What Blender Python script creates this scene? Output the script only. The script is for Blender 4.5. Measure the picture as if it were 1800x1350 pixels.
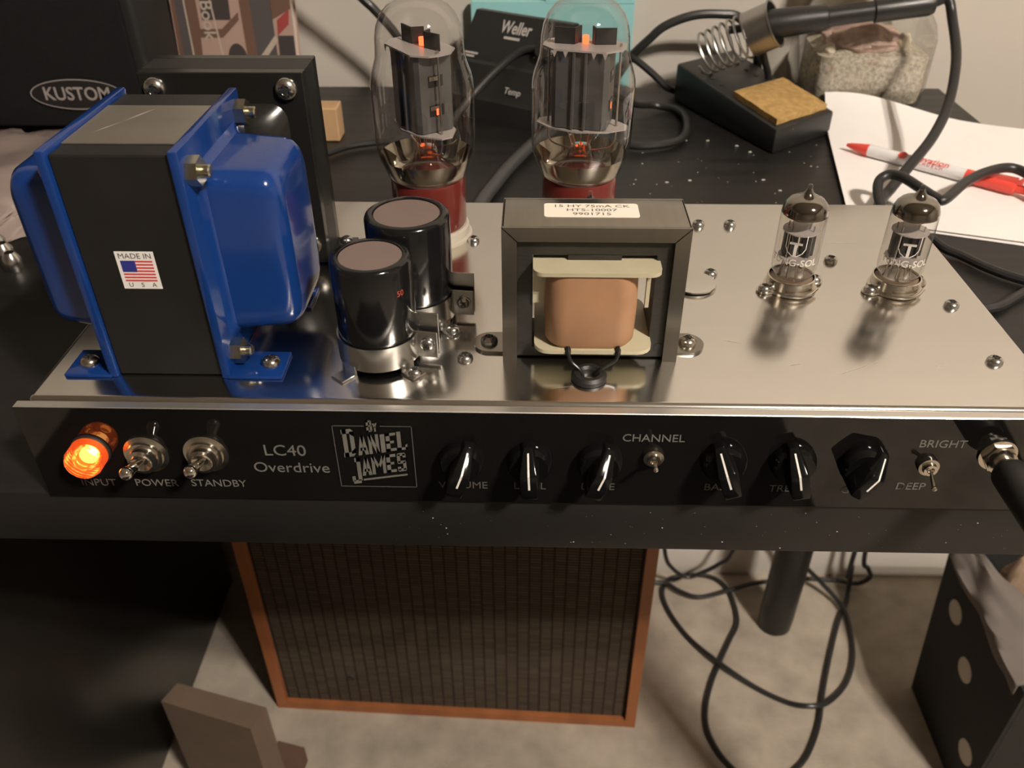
import bpy, bmesh, math, random
from math import pi, sin, cos, radians as R
from mathutils import Vector, Matrix, noise

random.seed(7)
for o in list(bpy.data.objects):
    bpy.data.objects.remove(o, do_unlink=True)
SC = bpy.context.scene
COL = SC.collection

# ------------------------------------------------------------------ camera
cam_data = bpy.data.cameras.new('camera')
cam = bpy.data.objects.new('camera', cam_data)
COL.objects.link(cam)
pitch, yaw, roll = .629, -.0297, .006
fwd = Vector((sin(yaw) * cos(pitch), cos(yaw) * cos(pitch), -sin(pitch)))
right0 = Vector((cos(yaw), -sin(yaw), 0))
down0 = fwd.cross(right0)
right = right0 * cos(roll) + down0 * sin(roll)
down = -right0 * sin(roll) + down0 * cos(roll)
cam.matrix_world = Matrix(((right.x, -down.x, -fwd.x, .212), (right.y, -down.y, -fwd.y, -.279),
                           (right.z, -down.z, -fwd.z, .2133), (0, 0, 0, 1)))
cam_data.sensor_width = 36
cam_data.lens = 1498.5 / 1800 * 36
cam_data.clip_start = .01
cam_data.clip_end = 50
cam_data.dof.use_dof = True
cam_data.dof.focus_distance = .40
cam_data.dof.aperture_fstop = 15
SC.camera = cam

# ------------------------------------------------------------------ world, exposure
world = bpy.data.worlds.new('room_ambient')
SC.world = world
world.use_nodes = True
world.node_tree.nodes['Background'].inputs[0].default_value = (1, .86, .72, 1)
world.node_tree.nodes['Background'].inputs[1].default_value = .01
SC.view_settings.view_transform = 'Standard'
SC.view_settings.look = 'None'
SC.view_settings.gamma = 1
SC.view_settings.exposure = 0.0
SC.view_settings.use_curve_mapping = False
LAMP_AT = (1.2, -1.03, 1.45)
LAMP_STRENGTH = 1850
LAMP_COLOR = (1, .885, .775)

# ------------------------------------------------------------------ materials
MAT = {}


def mat(name, color, rough=.5, metal=0.0, spec=.5, coat=0.0, coat_rough=.05, vary=0.0, vscale=60.0,
        bump=0.0, bscale=200.0, stretch=(1, 1, 1), rvary=0.0, emit=None, estr=0.0, sheen=0.0):
    m = bpy.data.materials.new(name)
    m.use_nodes = True
    nt = m.node_tree
    b = nt.nodes['Principled BSDF']
    b.inputs['Base Color'].default_value = (*color, 1)
    b.inputs['Roughness'].default_value = rough
    b.inputs['Metallic'].default_value = metal
    b.inputs['Specular IOR Level'].default_value = spec
    b.inputs['Coat Weight'].default_value = coat
    b.inputs['Coat Roughness'].default_value = coat_rough
    if sheen:
        b.inputs['Sheen Weight'].default_value = sheen
    if emit:
        b.inputs['Emission Color'].default_value = (*emit, 1)
        b.inputs['Emission Strength'].default_value = estr
    if vary or bump or rvary:
        tc = nt.nodes.new('ShaderNodeTexCoord')
        mp = nt.nodes.new('ShaderNodeMapping')
        mp.inputs['Scale'].default_value = stretch
        nt.links.new(tc.outputs['Object'], mp.inputs['Vector'])
        if vary or rvary:
            n = nt.nodes.new('ShaderNodeTexNoise')
            n.inputs['Scale'].default_value = vscale
            n.inputs['Detail'].default_value = 6
            nt.links.new(mp.outputs[0], n.inputs['Vector'])
            if vary:
                r = nt.nodes.new('ShaderNodeMapRange')
                r.inputs[1].default_value = .25
                r.inputs[2].default_value = .75
                r.inputs[3].default_value = 1 - vary
                r.inputs[4].default_value = 1 + vary
                nt.links.new(n.outputs[0], r.inputs[0])
                mx = nt.nodes.new('ShaderNodeVectorMath')
                mx.operation = 'SCALE'
                mx.inputs[0].default_value = color
                nt.links.new(r.outputs[0], mx.inputs['Scale'])
                nt.links.new(mx.outputs[0], b.inputs['Base Color'])
            if rvary:
                r = nt.nodes.new('ShaderNodeMapRange')
                r.inputs[1].default_value = .25
                r.inputs[2].default_value = .75
                r.inputs[3].default_value = max(0, rough - rvary)
                r.inputs[4].default_value = rough + rvary
                nt.links.new(n.outputs[0], r.inputs[0])
                nt.links.new(r.outputs[0], b.inputs['Roughness'])
        if bump:
            n2 = nt.nodes.new('ShaderNodeTexNoise')
            n2.inputs['Scale'].default_value = bscale
            n2.inputs['Detail'].default_value = 4
            nt.links.new(mp.outputs[0], n2.inputs['Vector'])
            bp = nt.nodes.new('ShaderNodeBump')
            bp.inputs['Strength'].default_value = bump
            bp.inputs['Distance'].default_value = .001
            nt.links.new(n2.outputs[0], bp.inputs['Height'])
            nt.links.new(bp.outputs[0], b.inputs['Normal'])
    MAT[name] = m
    return m


def glass(name, tint=(1, 1, 1), gain=1.7, ior=1.5, rough=0.0):
    """thin clear wall: transparent, with the Fresnel reflection of both faces"""
    m = bpy.data.materials.new(name)
    m.use_nodes = True
    nt = m.node_tree
    nt.nodes.remove(nt.nodes['Principled BSDF'])
    out = nt.nodes['Material Output']
    tr = nt.nodes.new('ShaderNodeBsdfTransparent')
    tr.inputs[0].default_value = (*tint, 1)
    gl = nt.nodes.new('ShaderNodeBsdfGlossy')
    gl.inputs['Roughness'].default_value = rough
    fr = nt.nodes.new('ShaderNodeFresnel')
    ge = nt.nodes.new('ShaderNodeNewGeometry')        # the wall reflects alike from inside and outside
    mr = nt.nodes.new('ShaderNodeMapRange')
    mr.inputs[3].default_value = ior
    mr.inputs[4].default_value = 1 / ior
    nt.links.new(ge.outputs['Backfacing'], mr.inputs[0])
    nt.links.new(mr.outputs[0], fr.inputs[0])
    ml = nt.nodes.new('ShaderNodeMath')
    ml.operation = 'MULTIPLY'
    ml.use_clamp = True
    ml.inputs[1].default_value = gain
    mx = nt.nodes.new('ShaderNodeMixShader')
    nt.links.new(fr.outputs[0], ml.inputs[0])
    nt.links.new(ml.outputs[0], mx.inputs[0])
    nt.links.new(tr.outputs[0], mx.inputs[1])
    nt.links.new(gl.outputs[0], mx.inputs[2])
    nt.links.new(mx.outputs[0], out.inputs[0])
    MAT[name] = m
    return m


def emitter(name, color, strength):
    m = bpy.data.materials.new(name)
    m.use_nodes = True
    nt = m.node_tree
    nt.nodes.remove(nt.nodes['Principled BSDF'])
    e = nt.nodes.new('ShaderNodeEmission')
    e.inputs[0].default_value = (*color, 1)
    e.inputs[1].default_value = strength
    nt.links.new(e.outputs[0], nt.nodes['Material Output'].inputs[0])
    MAT[name] = m
    return m


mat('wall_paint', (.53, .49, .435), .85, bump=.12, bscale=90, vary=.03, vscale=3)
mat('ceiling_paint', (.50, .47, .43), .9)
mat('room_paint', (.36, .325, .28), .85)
mat('skirting_paint', (.72, .68, .62), .45)
mat('carpet', (.44, .385, .31), .95, spec=.1, vary=.22, vscale=26, bump=1.0, bscale=420, sheen=.2)
mat('desk_black', (.011, .0102, .0095), .42, spec=.4, vary=.25, vscale=8, stretch=(1, 14, 1), bump=.05, bscale=60, rvary=.06)
mat('aluminium', (.76, .74, .70), .17, 1.0, vary=.035, vscale=9, stretch=(1, 5, 1), rvary=.025)
mat('panel_gloss', (.006, .0055, .005), .045, spec=.5, vary=.1)
mat('panel_edge', (.74, .71, .66), .38, .9)
mat('print_grey', (.155, .147, .13), .6)
mat('print_dim', (.085, .08, .072), .6)
mat('blue_paint', (.006, .034, .165), .14, spec=.5, coat=.2, coat_rough=.03, vary=.06, vscale=40)
mat('core_black', (.011, .0105, .0095), .42, spec=.4, vary=.2, vscale=50, bump=.06, bscale=400)
mat('bell_black', (.013, .0125, .011), .22, spec=.5, vary=.1)
mat('raw_steel', (.40, .37, .315), .38, .85, vary=.1, vscale=40)
mat('zinc', (.62, .61, .58), .22, 1.0, vary=.12, vscale=90)
mat('yellow_zinc', (.50, .475, .375), .27, 1.0, vary=.2, vscale=200)
mat('nickel', (.66, .61, .53), .2, 1.0)
mat('chrome', (.78, .75, .70), .07, 1.0)
mat('coil_metal', (.46, .45, .43), .36, 1.0)
mat('scratch_metal', (.85, .82, .78), .55, 1.0)
mat('screw_slot', (.05, .048, .045), .5, .6)
mat('sticker_white', (.82, .80, .76), .5)
mat('sticker_cream', (.88, .80, .68), .5)
mat('ink', (.06, .055, .055), .6)
mat('flag_red', (.62, .06, .07), .5)
mat('flag_blue', (.03, .035, .24), .5)
mat('frame_steel', (.31, .29, .25), .22, .95, vary=.08, vscale=30, stretch=(8, 1, 1))
mat('lamination', (.045, .043, .038), .42, .5, vary=.2, vscale=300, stretch=(1, 1, 6))
mat('bobbin_cream', (.50, .455, .31), .45, vary=.08)
mat('kraft_coil', (.37, .20, .105), .55, vary=.12, vscale=70, bump=.1, bscale=60)
mat('rubber_black', (.014, .013, .012), .5, vary=.15)
mat('wire_black', (.012, .012, .012), .3)
mat('cap_sleeve', (.007, .007, .0075), .13, spec=.5)
mat('phenolic', (.17, .125, .105), .55, vary=.06)
mat('red_print', (.45, .06, .03), .5)
glass('tube_glass', (.97, .965, .955), 1.8)
glass('jar_glass', (.94, .945, .925), 2.0)
mat('getter_mirror', (.47, .43, .36), .05, 1.0)
mat('getter_dark', (.30, .275, .235), .1, 1.0, vary=.1, vscale=80)
mat('plate_grey', (.15, .148, .145), .34, .6, vary=.12, vscale=80)
mat('plate_dark', (.030, .029, .028), .45, .4)
mat('mica', (.36, .32, .30), .35, vary=.1)
mat('tube_wire', (.55, .50, .44), .3, 1.0)
mat('ruby_base', (.12, .019, .014), .22, spec=.5, coat=.3)
mat('ceramic', (.42, .38, .31), .35)
mat('socket_brown', (.16, .115, .075), .45)
emitter('heater_glow', (1, .13, .04), 3)
emitter('heater_dim', (1, .12, .03), 1.4)
mat('knob_black', (.0045, .0045, .0045), .10, spec=.3)
mat('knob_line', (.80, .78, .72), .45)
emitter('pilot_bulb', (1, .68, .36), 22)
mat('orange_wood', (.35, .125, .045), .42, vary=.22, vscale=30, stretch=(1, 1, .12), bump=.05, bscale=200)
mat('tolex_black', (.012, .012, .0115), .55, vary=.3, vscale=500, bump=.4, bscale=900)
mat('cloth_black', (.010, .010, .0105), .9, spec=.15, vary=.3, vscale=900, bump=.4, bscale=1200)
mat('badge_metal', (.42, .38, .36), .4, .3)
mat('badge_black', (.015, .014, .014), .35)
mat('station_black', (.014, .0145, .014), .42, vary=.1)
mat('station_print', (.46, .44, .41), .6)
mat('cyan_card', (.30, .62, .63), .55)
mat('sponge', (.46, .295, .115), .9, spec=.1, vary=.25, vscale=160, bump=1.0, bscale=600)
mat('iron_black', (.016, .0155, .0145), .38, vary=.1)
mat('cord_black', (.017, .0165, .016), .4)
mat('cord_grey', (.045, .045, .045), .35)
mat('sand', (.50, .445, .365), .95, spec=.1, vary=.45, vscale=330, bump=1.0, bscale=700)
mat('pink_salt', (.50, .355, .305), .8, vary=.4, vscale=120, bump=.6, bscale=300)
mat('pale_chunk', (.70, .62, .50), .8, vary=.1)
mat('paper', (.90, .87, .84), .75, vary=.01)
mat('pen_red', (.80, .085, .06), .3)
mat('pen_white', (.82, .80, .80), .25)
mat('pen_grey', (.45, .43, .42), .35)
mat('bag_plastic', (.29, .235, .21), .22, spec=.6, vary=.25, vscale=18)
mat('pine', (.50, .32, .17), .6, vary=.15, vscale=60, stretch=(1, 1, .2))
mat('brown_card', (.155, .108, .075), .8, vary=.1, vscale=40)
mat('brown_card_dark', (.13, .075, .05), .8, vary=.1, vscale=40)
mat('cabinet_black', (.011, .0105, .0095), .3, vary=.15)
mat('felt_black', (.016, .0155, .014), .75, vary=.15, vscale=120)
mat('pip_white', (.60, .56, .48), .7)
mat('tissue_shaded', (.19, .165, .147), .8, vary=.06, vscale=20)  # shade on the packing sheet put into its colour, darker than the paper
mat('kraft_paper', (.36, .25, .17), .8, vary=.12)
mat('leg_black', (.013, .013, .0125), .35)
mat('chair_cloth', (.012, .012, .012), .85, spec=.2, vary=.2, vscale=300)
mat('dust', (.55, .52, .47), .9)
mat('book_rose', (.42, .285, .235), .45)
mat('book_brown', (.15, .085, .06), .45)
mat('book_dark', (.055, .045, .045), .45)
mat('book_slate', (.085, .075, .075), .45)
mat('book_red', (.33, .06, .055), .45)
mat('book_cream', (.46, .39, .32), .45)
mat('book_pages', (.70, .66, .58), .8)
mat('added_lamp_shade', (.30, .28, .25), .6)
mat('lamp_white', (.75, .73, .70), .4)
emitter('lamp_bulb', LAMP_COLOR, LAMP_STRENGTH)


def pilot_lens(name, tint, glow, strength, share):
    m = bpy.data.materials.new(name)
    m.use_nodes = True
    nt = m.node_tree
    nt.nodes.remove(nt.nodes['Principled BSDF'])
    tr = nt.nodes.new('ShaderNodeBsdfTransparent')
    tr.inputs[0].default_value = (*tint, 1)
    em = nt.nodes.new('ShaderNodeEmission')          # the lit amber plastic
    em.inputs[0].default_value = (*glow, 1)
    em.inputs[1].default_value = strength
    ad = nt.nodes.new('ShaderNodeMixShader')
    ad.inputs[0].default_value = share
    gl = nt.nodes.new('ShaderNodeBsdfGlossy')
    gl.inputs['Roughness'].default_value = .05
    fr = nt.nodes.new('ShaderNodeFresnel')
    fr.inputs[0].default_value = 1.5
    mx = nt.nodes.new('ShaderNodeMixShader')
    nt.links.new(tr.outputs[0], ad.inputs[1])
    nt.links.new(em.outputs[0], ad.inputs[2])
    nt.links.new(fr.outputs[0], mx.inputs[0])
    nt.links.new(ad.outputs[0], mx.inputs[1])
    nt.links.new(gl.outputs[0], mx.inputs[2])
    nt.links.new(mx.outputs[0], nt.nodes['Material Output'].inputs[0])
    MAT[name] = m


pilot_lens('pilot_lens', (1, .55, .25), (1, .085, .012), 1.7, .5)
pilot_lens('pilot_glow', (1, .75, .45), (1, .30, .05), 3.2, .5)


def grille_cloth():
    """woven speaker cloth: short pale threads in columns on brown"""
    m = bpy.data.materials.new('grille_cloth')
    m.use_nodes = True
    nt = m.node_tree
    b = nt.nodes['Principled BSDF']
    b.inputs['Roughness'].default_value = .85
    b.inputs['Specular IOR Level'].default_value = .15
    tc = nt.nodes.new('ShaderNodeTexCoord')
    sp = nt.nodes.new('ShaderNodeSeparateXYZ')
    cb = nt.nodes.new('ShaderNodeCombineXYZ')
    nt.links.new(tc.outputs['Object'], sp.inputs[0])
    nt.links.new(sp.outputs[0], cb.inputs[0])
    nt.links.new(sp.outputs[2], cb.inputs[1])
    br = nt.nodes.new('ShaderNodeTexBrick')
    br.offset = 0
    br.inputs['Color1'].default_value = (.125, .100, .072, 1)
    br.inputs['Color2'].default_value = (.09, .071, .05, 1)
    br.inputs['Mortar'].default_value = (.022, .015, .011, 1)
    br.inputs['Scale'].default_value = 1
    br.inputs['Mortar Size'].default_value = .0010
    br.inputs['Mortar Smooth'].default_value = .2
    br.inputs['Brick Width'].default_value = .0135
    br.inputs['Row Height'].default_value = .0042
    nt.links.new(cb.outputs[0], br.inputs['Vector'])
    nt.links.new(br.outputs[0], b.inputs['Base Color'])
    bp = nt.nodes.new('ShaderNodeBump')
    bp.inputs['Strength'].default_value = .3
    bp.inputs['Distance'].default_value = .0006
    bp.invert = True
    nt.links.new(br.outputs[1], bp.inputs['Height'])
    nt.links.new(bp.outputs[0], b.inputs['Normal'])
    MAT['grille_cloth'] = m


grille_cloth()

# ------------------------------------------------------------------ mesh builder
WORLD = {}          # world origin of each object (parents carry no rotation)


def facing(n, up=(0, 0, 1)):
    """rotation that sends local +z to n, local +y towards up"""
    n = Vector(n).normalized()
    up = Vector(up)
    if abs(n.dot(up)) > .99:
        up = Vector((0, 1, 0))
    x = up.cross(n).normalized()
    y = n.cross(x)
    return Matrix((x, y, n)).transposed().to_4x4()


def T(x, y, z):
    return Matrix.Translation((x, y, z))


PANEL = facing((0, -1, 0))     # flat things on an upright face looking towards the viewer


class MB:
    def __init__(s):
        s.v, s.f, s.m, s.n = [], [], [], []

    def add(s, verts, faces, mi=0, M=None):
        k = len(s.v)
        for p in verts:
            p = Vector(p)
            s.v.append(M @ p if M else p)
        for f in faces:
            s.f.append([i + k for i in f])
            s.m.append(mi)
        return s

    def bm(s, bm, mi=0, M=None):
        bm.verts.index_update()
        s.add([v.co.copy() for v in bm.verts], [[v.index for v in f.verts] for f in bm.faces], mi, M)
        bm.free()
        return s

    def box(s, lo, hi, bev=0.0, seg=2, mi=0, M=None):
        b = bmesh.new()
        bmesh.ops.create_cube(b, size=1)
        for v in b.verts:
            v.co = Vector([lo[i] + (v.co[i] + .5) * (hi[i] - lo[i]) for i in range(3)])
        if bev:
            bmesh.ops.bevel(b, geom=list(b.edges), offset=bev, segments=seg, affect='EDGES', profile=.5)
        return s.bm(b, mi, M)

    def lathe(s, prof, n=32, mi=0, M=None):
        """profile of (r, z) turned about z"""
        vs, fs = [], []
        rings = []
        for r, z in prof:
            if r < 1e-7:
                rings.append([len(vs)])
                vs.append((0, 0, z))
            else:
                rings.append(list(range(len(vs), len(vs) + n)))
                vs += [(r * cos(2 * pi * k / n), r * sin(2 * pi * k / n), z) for k in range(n)]
        for a, b in zip(rings, rings[1:]):
            if len(a) == 1 and len(b) == 1:
                continue
            for k in range(n):
                j = (k + 1) % n
                if len(a) == 1:
                    fs.append((a[0], b[j], b[k]))
                elif len(b) == 1:
                    fs.append((a[k], a[j], b[0]))
                else:
                    fs.append((a[k], a[j], b[j], b[k]))
        return s.add(vs, fs, mi, M)

    def cyl(s, p0, p1, r0, r1=None, n=20, mi=0, bev=0.0):
        p0, p1 = Vector(p0), Vector(p1)
        r1 = r0 if r1 is None else r1
        L = (p1 - p0).length
        M = T(*p0) @ facing(p1 - p0)
        pr = [(0, 0), (r0, 0), (r1, L), (0, L)] if not bev else \
            [(0, 0), (r0 - bev, 0), (r0, bev), (r1, L - bev), (r1 - bev, L), (0, L)]
        return s.lathe(pr, n, mi, M)

    def tube(s, path, r, n=8, mi=0, smooth=6, closed=False):
        """round cord along a Catmull-Rom curve"""
        P = [Vector(p) for p in path]
        pts = []
        if smooth and len(P) > 2:
            m = len(P)
            rng = m if closed else m - 1
            for i in range(rng):
                a = P[(i - 1) % m] if (closed or i) else P[0] * 2 - P[1]
                b, c_ = P[i], P[(i + 1) % m]
                d = P[(i + 2) % m] if (closed or i + 2 < m) else P[-1] * 2 - P[-2]
                for q in range(smooth):
                    t = q / smooth
                    pts.append(.5 * ((2 * b) + (c_ - a) * t + (2 * a - 5 * b + 4 * c_ - d) * t * t + (3 * b - a - 3 * c_ + d) * t ** 3))
            if not closed:
                pts.append(P[-1])
        else:
            pts = P
        m = len(pts)
        up = Vector((0, 0, 1))
        vs, fs = [], []
        prev = None
        for i, p in enumerate(pts):
            if closed:
                t = (pts[(i + 1) % m] - pts[i - 1]).normalized()
            else:
                t = (pts[min(i + 1, m - 1)] - pts[max(i - 1, 0)]).normalized()
            if prev is None:
                x = t.orthogonal().normalized()
            else:
                x = (prev - t * prev.dot(t)).normalized()
            prev = x
            y = t.cross(x)
            rr = r(i / (m - 1)) if callable(r) else r
            vs += [p + (x * cos(2 * pi * k / n) + y * sin(2 * pi * k / n)) * rr for k in range(n)]
        for i in range(m if closed else m - 1):
            j2 = (i + 1) % m
            for k in range(n):
                l = (k + 1) % n
                fs.append((i * n + k, i * n + l, j2 * n + l, j2 * n + k))
        if not closed:
            fs.append(tuple(range(n - 1, -1, -1)))
            fs.append(tuple((m - 1) * n + k for k in range(n)))
        return s.add(vs, fs, mi)

    def prism(s, poly, z0, z1, mi=0, M=None):
        n = len(poly)
        vs = [(x, y, z0) for x, y in poly] + [(x, y, z1) for x, y in poly]
        fs = [tuple(range(n - 1, -1, -1)), tuple(range(n, 2 * n))]
        fs += [(i, (i + 1) % n, n + (i + 1) % n, n + i) for i in range(n)]
        return s.add(vs, fs, mi, M)

    def flat(s, poly, mi=0, M=None):
        return s.add([(x, y, 0) for x, y in poly], [tuple(range(len(poly)))], mi, M)

    def text(s, txt, size, M, mi=0, ext=.00006, bold=0.0, xs=1.0, align='CENTER', bend=None):
        vs, fs = text_geo(txt, ext / size, bold, align)
        out = []
        for p in vs:
            x, y, z = p[0] * size * xs, p[1] * size, p[2] * size
            if bend:
                a = x / bend
                out.append((bend * sin(a), y, bend * (cos(a) - 1) + z))
            else:
                out.append((x, y, z))
        return s.add(out, fs, mi, M)

    def mesh(s, name, mats, origin=(0, 0, 0), sharp=35):
        me = bpy.data.meshes.new(name)
        o = Vector(origin)
        me.from_pydata([p - o for p in s.v], [], s.f)
        for m in ([mats] if isinstance(mats, str) else mats):
            me.materials.append(MAT[m])
        for p, mi in zip(me.polygons, s.m):
            p.material_index = mi
            p.use_smooth = True
        b = bmesh.new()
        b.from_mesh(me)
        bmesh.ops.recalc_face_normals(b, faces=b.faces)
        b.to_mesh(me)
        b.free()
        me.set_sharp_from_angle(angle=R(sharp))
        return me

    def build(s, name, mats, parent=None, origin=None, sharp=35):
        if origin is None:
            lo = [min(p[i] for p in s.v) for i in range(3)]
            hi = [max(p[i] for p in s.v) for i in range(3)]
            origin = ((lo[0] + hi[0]) / 2, (lo[1] + hi[1]) / 2, lo[2])
        return place(name, s.mesh(name, mats, origin, sharp), parent, origin)


TEXT_CACHE = {}


def text_geo(txt, ext, bold, align):
    k = (txt, round(ext, 5), bold, align)
    if k not in TEXT_CACHE:
        cu = bpy.data.curves.new('lettering_curve', 'FONT')
        cu.body = txt
        cu.size = 1
        cu.extrude = ext
        cu.offset = bold
        cu.align_x = align
        cu.align_y = 'CENTER'
        cu.resolution_u = 3
        ob = bpy.data.objects.new('lettering_curve', cu)
        COL.objects.link(ob)
        bpy.context.view_layer.update()
        dg = bpy.context.evaluated_depsgraph_get()
        me = bpy.data.meshes.new_from_object(ob.evaluated_get(dg))
        TEXT_CACHE[k] = ([tuple(v.co) for v in me.vertices], [tuple(p.vertices) for p in me.polygons])
        bpy.data.objects.remove(ob, do_unlink=True)
        bpy.data.curves.remove(cu)
        bpy.data.meshes.remove(me)
    return TEXT_CACHE[k]


def place(name, me, parent=None, at=(0, 0, 0), rot=None):
    o = bpy.data.objects.new(name, me)
    COL.objects.link(o)
    at = Vector(at)
    WORLD[o.name] = at
    if parent is not None:
        o.parent = parent
        o.location = at - WORLD[parent.name]
    else:
        o.location = at
    if rot is not None:
        o.rotation_euler = rot.to_euler() if hasattr(rot, 'to_euler') else rot
    return o


def tag(o, label=None, cat=None, group=None, kind=None):
    if label:
        o['label'] = label
    if cat:
        o['category'] = cat
    if group:
        o['group'] = group
    if kind:
        o['kind'] = kind
    return o


def thing(name, at, label, cat, group=None):
    return tag(place(name, None, None, at), label, cat, group)


def copy_tree(src, at, rotz=0, parent=None):
    c = src.copy()
    COL.objects.link(c)
    c.parent = parent
    if parent is None:
        c.location = at
        c.rotation_euler = (0, 0, rotz)
    for ch in src.children:
        copy_tree(ch, None, 0, c)
    return c


def circle(r, n=24, cx=0, cy=0, a0=0, a1=2 * pi, rx=None):
    full = abs(a1 - a0 - 2 * pi) < 1e-6
    m = n if full else n + 1
    return [(cx + (rx or r) * cos(a0 + (a1 - a0) * k / n), cy + r * sin(a0 + (a1 - a0) * k / n)) for k in range(m)]


def rrect(x0, y0, x1, y1, r, n=5):
    p = []
    for cx, cy, a in ((x1 - r, y1 - r, 0), (x0 + r, y1 - r, pi / 2), (x0 + r, y0 + r, pi), (x1 - r, y0 + r, 1.5 * pi)):
        p += [(cx + r * cos(a + pi / 2 * k / n), cy + r * sin(a + pi / 2 * k / n)) for k in range(n + 1)]
    return p


# ------------------------------------------------------------------ the room
DESK_Z = -.0515
DESK_B = -.0818
FLOOR = -.7815
CEIL = 1.66
WALL_Y = .617


def struct(name, lo, hi, m):
    return tag(MB().box(lo, hi).build(name, m), kind='structure')


struct('floor', (-3.0, -4.2, FLOOR - .05), (3.2, WALL_Y, FLOOR), 'carpet')
struct('ceiling', (-3.0, -4.2, CEIL), (3.2, WALL_Y, CEIL + .05), 'ceiling_paint')
struct('wall_back', (-3.06, WALL_Y, FLOOR), (3.26, WALL_Y + .06, CEIL), 'wall_paint')
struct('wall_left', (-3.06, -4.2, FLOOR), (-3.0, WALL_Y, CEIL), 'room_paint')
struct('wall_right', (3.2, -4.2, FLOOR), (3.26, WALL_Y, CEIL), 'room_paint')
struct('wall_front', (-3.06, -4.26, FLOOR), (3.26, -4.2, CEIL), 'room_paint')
b = MB()
b.box((-3.0, WALL_Y - .012, FLOOR), (3.2, WALL_Y, FLOOR + .082), .003)
tag(b.build('baseboard_back', 'skirting_paint'), kind='structure')

# ceiling lamp with four bulbs: the room's light
lx, ly, lz = LAMP_AT
lamp = thing('ceiling_lamp', (lx, ly, CEIL), 'white ceiling lamp with four bare bulbs above the room', 'lamp')
MB().lathe([(0, CEIL), (.075, CEIL), (.07, CEIL - .03), (.02, CEIL - .05), (.012, lz + .06), (.03, lz + .05), (.03, lz + .03), (0, lz + .03)],
           24, 0, T(lx, ly, 0)).build('canopy', 'lamp_white', lamp)
for k in range(4):
    a = pi / 4 + k * pi / 2
    px, py = lx + .085 * cos(a), ly + .085 * sin(a)
    MB().tube([(lx, ly, lz + .04), (lx + .05 * cos(a), ly + .05 * sin(a), lz + .055), (px, py, lz + .045)], .006).build('arm', 'lamp_white', lamp)
    MB().cyl((px, py, lz + .05), (px, py, lz + .022), .016, .014).build('socket', 'lamp_white', lamp)
    MB().lathe([(0, -.03), (.012, -.0275), (.022, -.02), (.0275, -.008), (.027, .004), (.02, .014), (.013, .022), (0, .022)],
               20, 0, T(px, py, lz)).build('bulb', 'lamp_bulb', lamp)

# shade over the bulbs, added unseen to keep light off the ceiling
MB().lathe([(.030, lz + .062), (.10, lz + .058), (.17, lz + .030), (.190, lz - .012), (.186, lz - .012), (.166, lz + .027), (.10, lz + .054), (.030, lz + .058)], 40, 0, T(lx, ly, 0)).build('added_shade', 'added_lamp_shade', lamp)

# ------------------------------------------------------------------ desk
desk = thing('desk', (.0, .3, FLOOR), 'black desk with round legs under the amplifier chassis', 'desk')
MB().box((-.9, -.003, DESK_B), (.6155, .5965, DESK_Z), .0012).build('table_top', 'desk_black', desk)
for px, py in ((.56, .5116), (.585, .040), (-.84, .53), (-.84, .06)):
    MB().lathe([(0, FLOOR), (.019, FLOOR), (.0225, FLOOR + .004), (.0235, FLOOR + .03), (.0235, DESK_B - .012), (.04, DESK_B - .01), (.04, DESK_B), (0, DESK_B)],
               28, 0, T(px, py, 0)).build('leg', 'leg_black', desk)

cab = thing('drawer_cabinet', (-.42, .28, FLOOR), 'black drawer cabinet standing under the left side of the desk', 'cabinet')
MB().box((-.60, .02, FLOOR), (-.236, .575, DESK_B - .004), .002).build('body', 'cabinet_black', cab)
for k in range(4):
    z0 = FLOOR + .03 + k * .163
    d = MB().box((-.597, .004, z0), (-.239, .0195, z0 + .158), .002).build('drawer', 'cabinet_black', cab)
    MB().box((-.45, -.006, z0 + .12), (-.386, .0038, z0 + .128), .002).build('handle', 'leg_black', d)

# ------------------------------------------------------------------ amplifier
amp = thing('guitar_amplifier', (.216, .1, DESK_Z), 'bare tube guitar amplifier with aluminium chassis and glossy black control panel', 'amplifier')
chassis = MB().box((0, 0, DESK_Z), (.432, .2015, 0), .0030, 5).build('chassis', 'aluminium', amp)
panel = MB().box((-.0035, -.0048, DESK_Z + .0003), (.4355, -.0044, -.0012), .0002, 1)
panel.box((-.0035, -.0046, DESK_Z + .0003), (.4355, -.0002, -.0010), .0003, 1, 1)
panel = panel.build('front_panel', ['panel_gloss', 'panel_edge'], amp)
tag(panel, 'glossy black front panel with grey lettering')
PY = -.0048


def screw_mesh(name, r, h, m):
    s_ = MB()
    s_.lathe([(0, h * .78), (r * .42, h * .8), (r * .45, h), (r * .75, h * .82), (r * .97, h * .42), (r, 0), (0, 0)], 20)
    for a in (0, pi / 2):
        s_.box((-r * .55, -r * .1, h * .70), (r * .55, r * .1, h * .99), 0, 1, 1, Matrix.Rotation(a + .4, 4, 'Z'))
    return s_.mesh(name, [m, 'screw_slot'])


SCREW = screw_mesh('screw', .0034, .0026, 'zinc')
SCREW_N = screw_mesh('screw', .0036, .0028, 'nickel')
SCREW_B = screw_mesh('screw', .0054, .0036, 'zinc')


def screw(x, y, z, parent, me=SCREW, n=(0, 0, 1), a=0.0, s=1.0):
    o = place('screw', me, parent, (x, y, z), facing(n) @ Matrix.Rotation(a, 4, 'Z'))
    o.scale = (s, s, s)
    return o


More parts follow.
